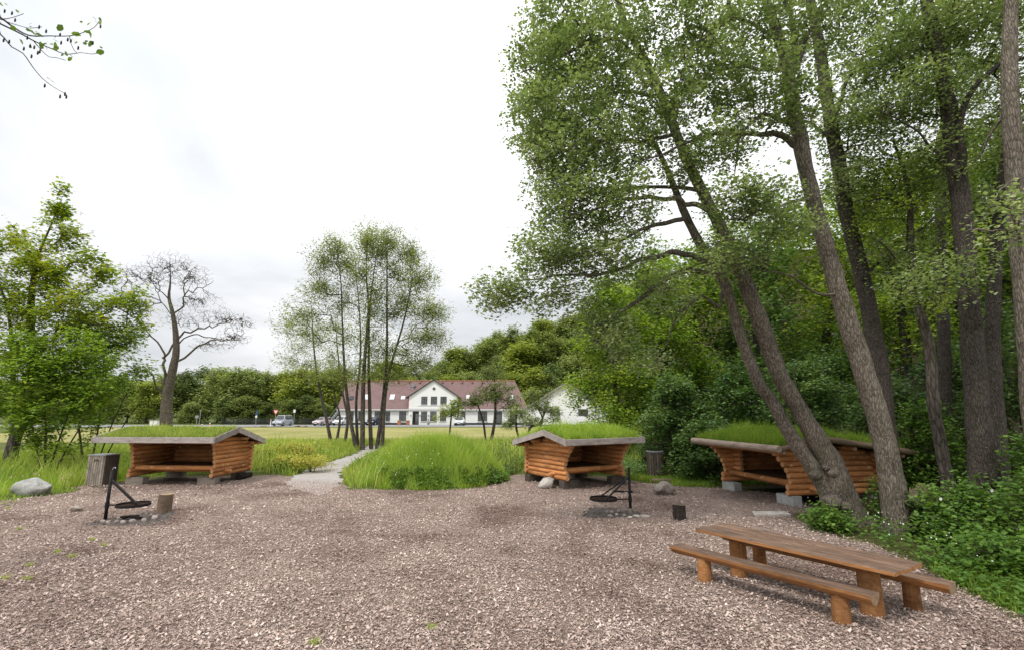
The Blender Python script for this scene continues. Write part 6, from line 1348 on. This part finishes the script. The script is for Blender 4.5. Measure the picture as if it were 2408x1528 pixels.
# small grass tufts on the chips
tufts = [(243, 1283), (68, 1330), (135, 1300), (170, 1310), (18, 1195), (10, 1185), (45, 1245), (35, 1180), (740, 1515), (10, 1362), (1015, 1478), (65, 1362), (215, 1270)]
for k, (a, b) in enumerate(tufts):
    g = G(a, min(b, 1524)); n = 46; p = np.column_stack([rng.normal(0, .032, n), rng.normal(0, .028, n), np.zeros(n)])
    o = blade_obj('grass_tuft', p, .075, .008, M['grass_y'], None, .55, 1.5); del o['kind']; o.location = g
    tag(o, 'tiny tuft of yellow-green grass growing through the bark chips', 'grass tuft', 'grass tufts on the bark chips')
# flowers
def dots(name, label, P, s, m):
    n = len(P); V = []; 
    a = np.linspace(0, 2 * np.pi, 6, endpoint=False); ring = np.column_stack([np.cos(a), .35 * np.sin(a), .9 * np.sin(a)])
    V = (P[:, None, :] + s * rng.uniform(.6, 1.3, n)[:, None, None] * ring[None]).reshape(-1, 3); o = link(name, np_mesh(name, V, np.arange(n * 6).reshape(n, 6)), None, [m]); o['kind'] = 'stuff'; tag(o, label, 'flowers')
n = 170; a = rng.uniform(math.pi, 1.62 * math.pi, n); rr = rng.uniform(.35, 1, n); X = -3.1 + 2.7 * rr * np.cos(a); Y = 20.1 + 2.7 * rr * np.sin(a); k = wav(np.column_stack([X, Y, 0 * X]), 2.2, 4) > 0; X, Y = X[k], Y[k]
dots('white_meadow_flowers', 'scattered small white flowers on the left slope of the mound', np.column_stack([X, Y, terrain(X, Y) + rng.uniform(.3, .55, len(X))]), .013, M['petal'])
X, Y = scatter(60, -17.5, -14.8, 16, 18.5); k = ~in_poly(X, Y, CHIP); X, Y = X[k][:9], Y[k][:9]; dots('pink_flowers', 'few pink flowers in the grass behind the grey boulder', np.column_stack([X, Y, terrain(X, Y) + .45]), .024, M['petal_p'])
n = 70; X, Y = scatter(n, 7.2, 8.6, 8, 13); k = ~in_poly(X, Y, CHIP); X, Y = X[k], Y[k]; dots('small_white_flowers', 'tiny white flowers in the ground cover beside the picnic table', np.column_stack([X, Y, terrain(X, Y) + rng.uniform(.25, .5, len(X))]), .012, M['petal'])
for k, (px, py, w_, lab) in enumerate([(640, 1062, 55, 'yellow-leaved shrub in the meadow nearest the left shelter gable'), (715, 1050, 60, 'yellow-leaved shrub in the meadow before the silver van'), (735, 1085, 45, 'low yellow-leaved shrub beside the gravel path on its left'), (945, 1048, 32, 'yellow-leaved shrub on the left shoulder of the mound'), (1000, 1032, 30, 'yellow-leaved shrub on the top of the mound'), (670, 1085, 40, 'low yellow shrub at the front of the left meadow')]):
    Y = {3: 22.6, 4: 22.8}.get(k, 24.0 + .6 * k if k not in (2, 5) else 22.4); q = Pt(px, py, Y); r = w_ / ppm(Y)
    z = float(terrain(q[0], Y)); h = max(.5, q[2] - z + .25)
    auto_tree('yellow_shrub', lab, 'shrub', (q[0], Y, z), h, r * 1.25, .4, 170, (.06, 12, .10), 'yellow', 'bark_far', 'yellow shrubs in the meadow', 40. + k, 6, .6, 8, step=.3, tip=.004, rise=.5, tstep=.3, rough=0, freq=1.2, clump=1.)
leaf_obj('x', pos, .13, M['maple'], None, .5).name = 'vine_leaves'; tag(bpy.data.objects['vine_leaves'], 'few yellow-green leaves hanging on the bare tree', 'leaves')

# ------------------------------------------------------------------ bark chips
n = 450000; u = rng.uniform(0, 1, n); Y = 4.9 + 14.5 * u ** 1.9; X = rng.uniform(-1.15, 1.15, n) * (Y + 1.2)
ok = in_poly(X + rng.normal(0, .08, n), Y + rng.normal(0, .08, n), CHIP) & ((path_dist(X, Y) > -.35 + rng.uniform(-.5, .3, n)) | (in_poly(X, Y, CHIP) & (rng.uniform(0, 1, n) < 1 - .96 * sm(17.8, 21.4, Y))))
ok |= (path_dist(X, Y) < .1) & (Y < 22.5) & (rng.uniform(0, 1, n) < .75 - .75 * sm(18.5, 22.5, Y))
ok &= ~((np.hypot(X - gL[0] - .75, Y - gL[1]) < .75) & (rng.uniform(0, 1, n) < .6)) & ~((np.hypot(X - gR[0] + .5, Y - gR[1]) < .65) & (rng.uniform(0, 1, n) < .6))
X, Y = X[ok], Y[ok]; n = len(X); a = rng.uniform(0, np.pi * 2, n)
L = np.clip(rng.gamma(3.2, .0053, n), .007, .038) * (1 + .025 * Y); Wd = L * rng.uniform(.28, .8, n); tl = rng.normal(0, .32, (n, 2)); z = .010 + rng.uniform(0, .018, n)
ux = np.column_stack([np.cos(a), np.sin(a), tl[:, 0]]) * L[:, None] / 2; vx = np.column_stack([-np.sin(a), np.cos(a), tl[:, 1]]) * Wd[:, None] / 2
c = np.column_stack([X, Y, z + np.abs(ux[:, 2]) + np.abs(vx[:, 2])]); s1_ = rng.uniform(.5, 1, (n, 1)); s2_ = rng.uniform(.5, 1, (n, 1))
V = np.stack([c - ux - vx * s1_, c + ux - vx, c + ux * s2_ + vx, c - ux * .9 + vx * s2_], 1).reshape(-1, 3)
soot = np.exp(-(np.hypot(X - gL[0] - .6, Y - gL[1] + .1) / 1.1) ** 2) + np.exp(-(np.hypot(X - gR[0] + .3, Y - gR[1] + .2) / 1.0) ** 2)
t = np.clip(rng.beta(2.3, 2.0, n) + .12 * wav(np.column_stack([X, Y, 0 * X]), .7, 8) - .55 * soot, 0, 1)
o = link('bark_chips', np_mesh('bark_chips', V, np.arange(4 * n).reshape(n, 4), t), None, [M['chip']]); o['kind'] = 'stuff'; tag(o, 'loose pinkish-brown bark chips covering the clearing', 'bark chips')
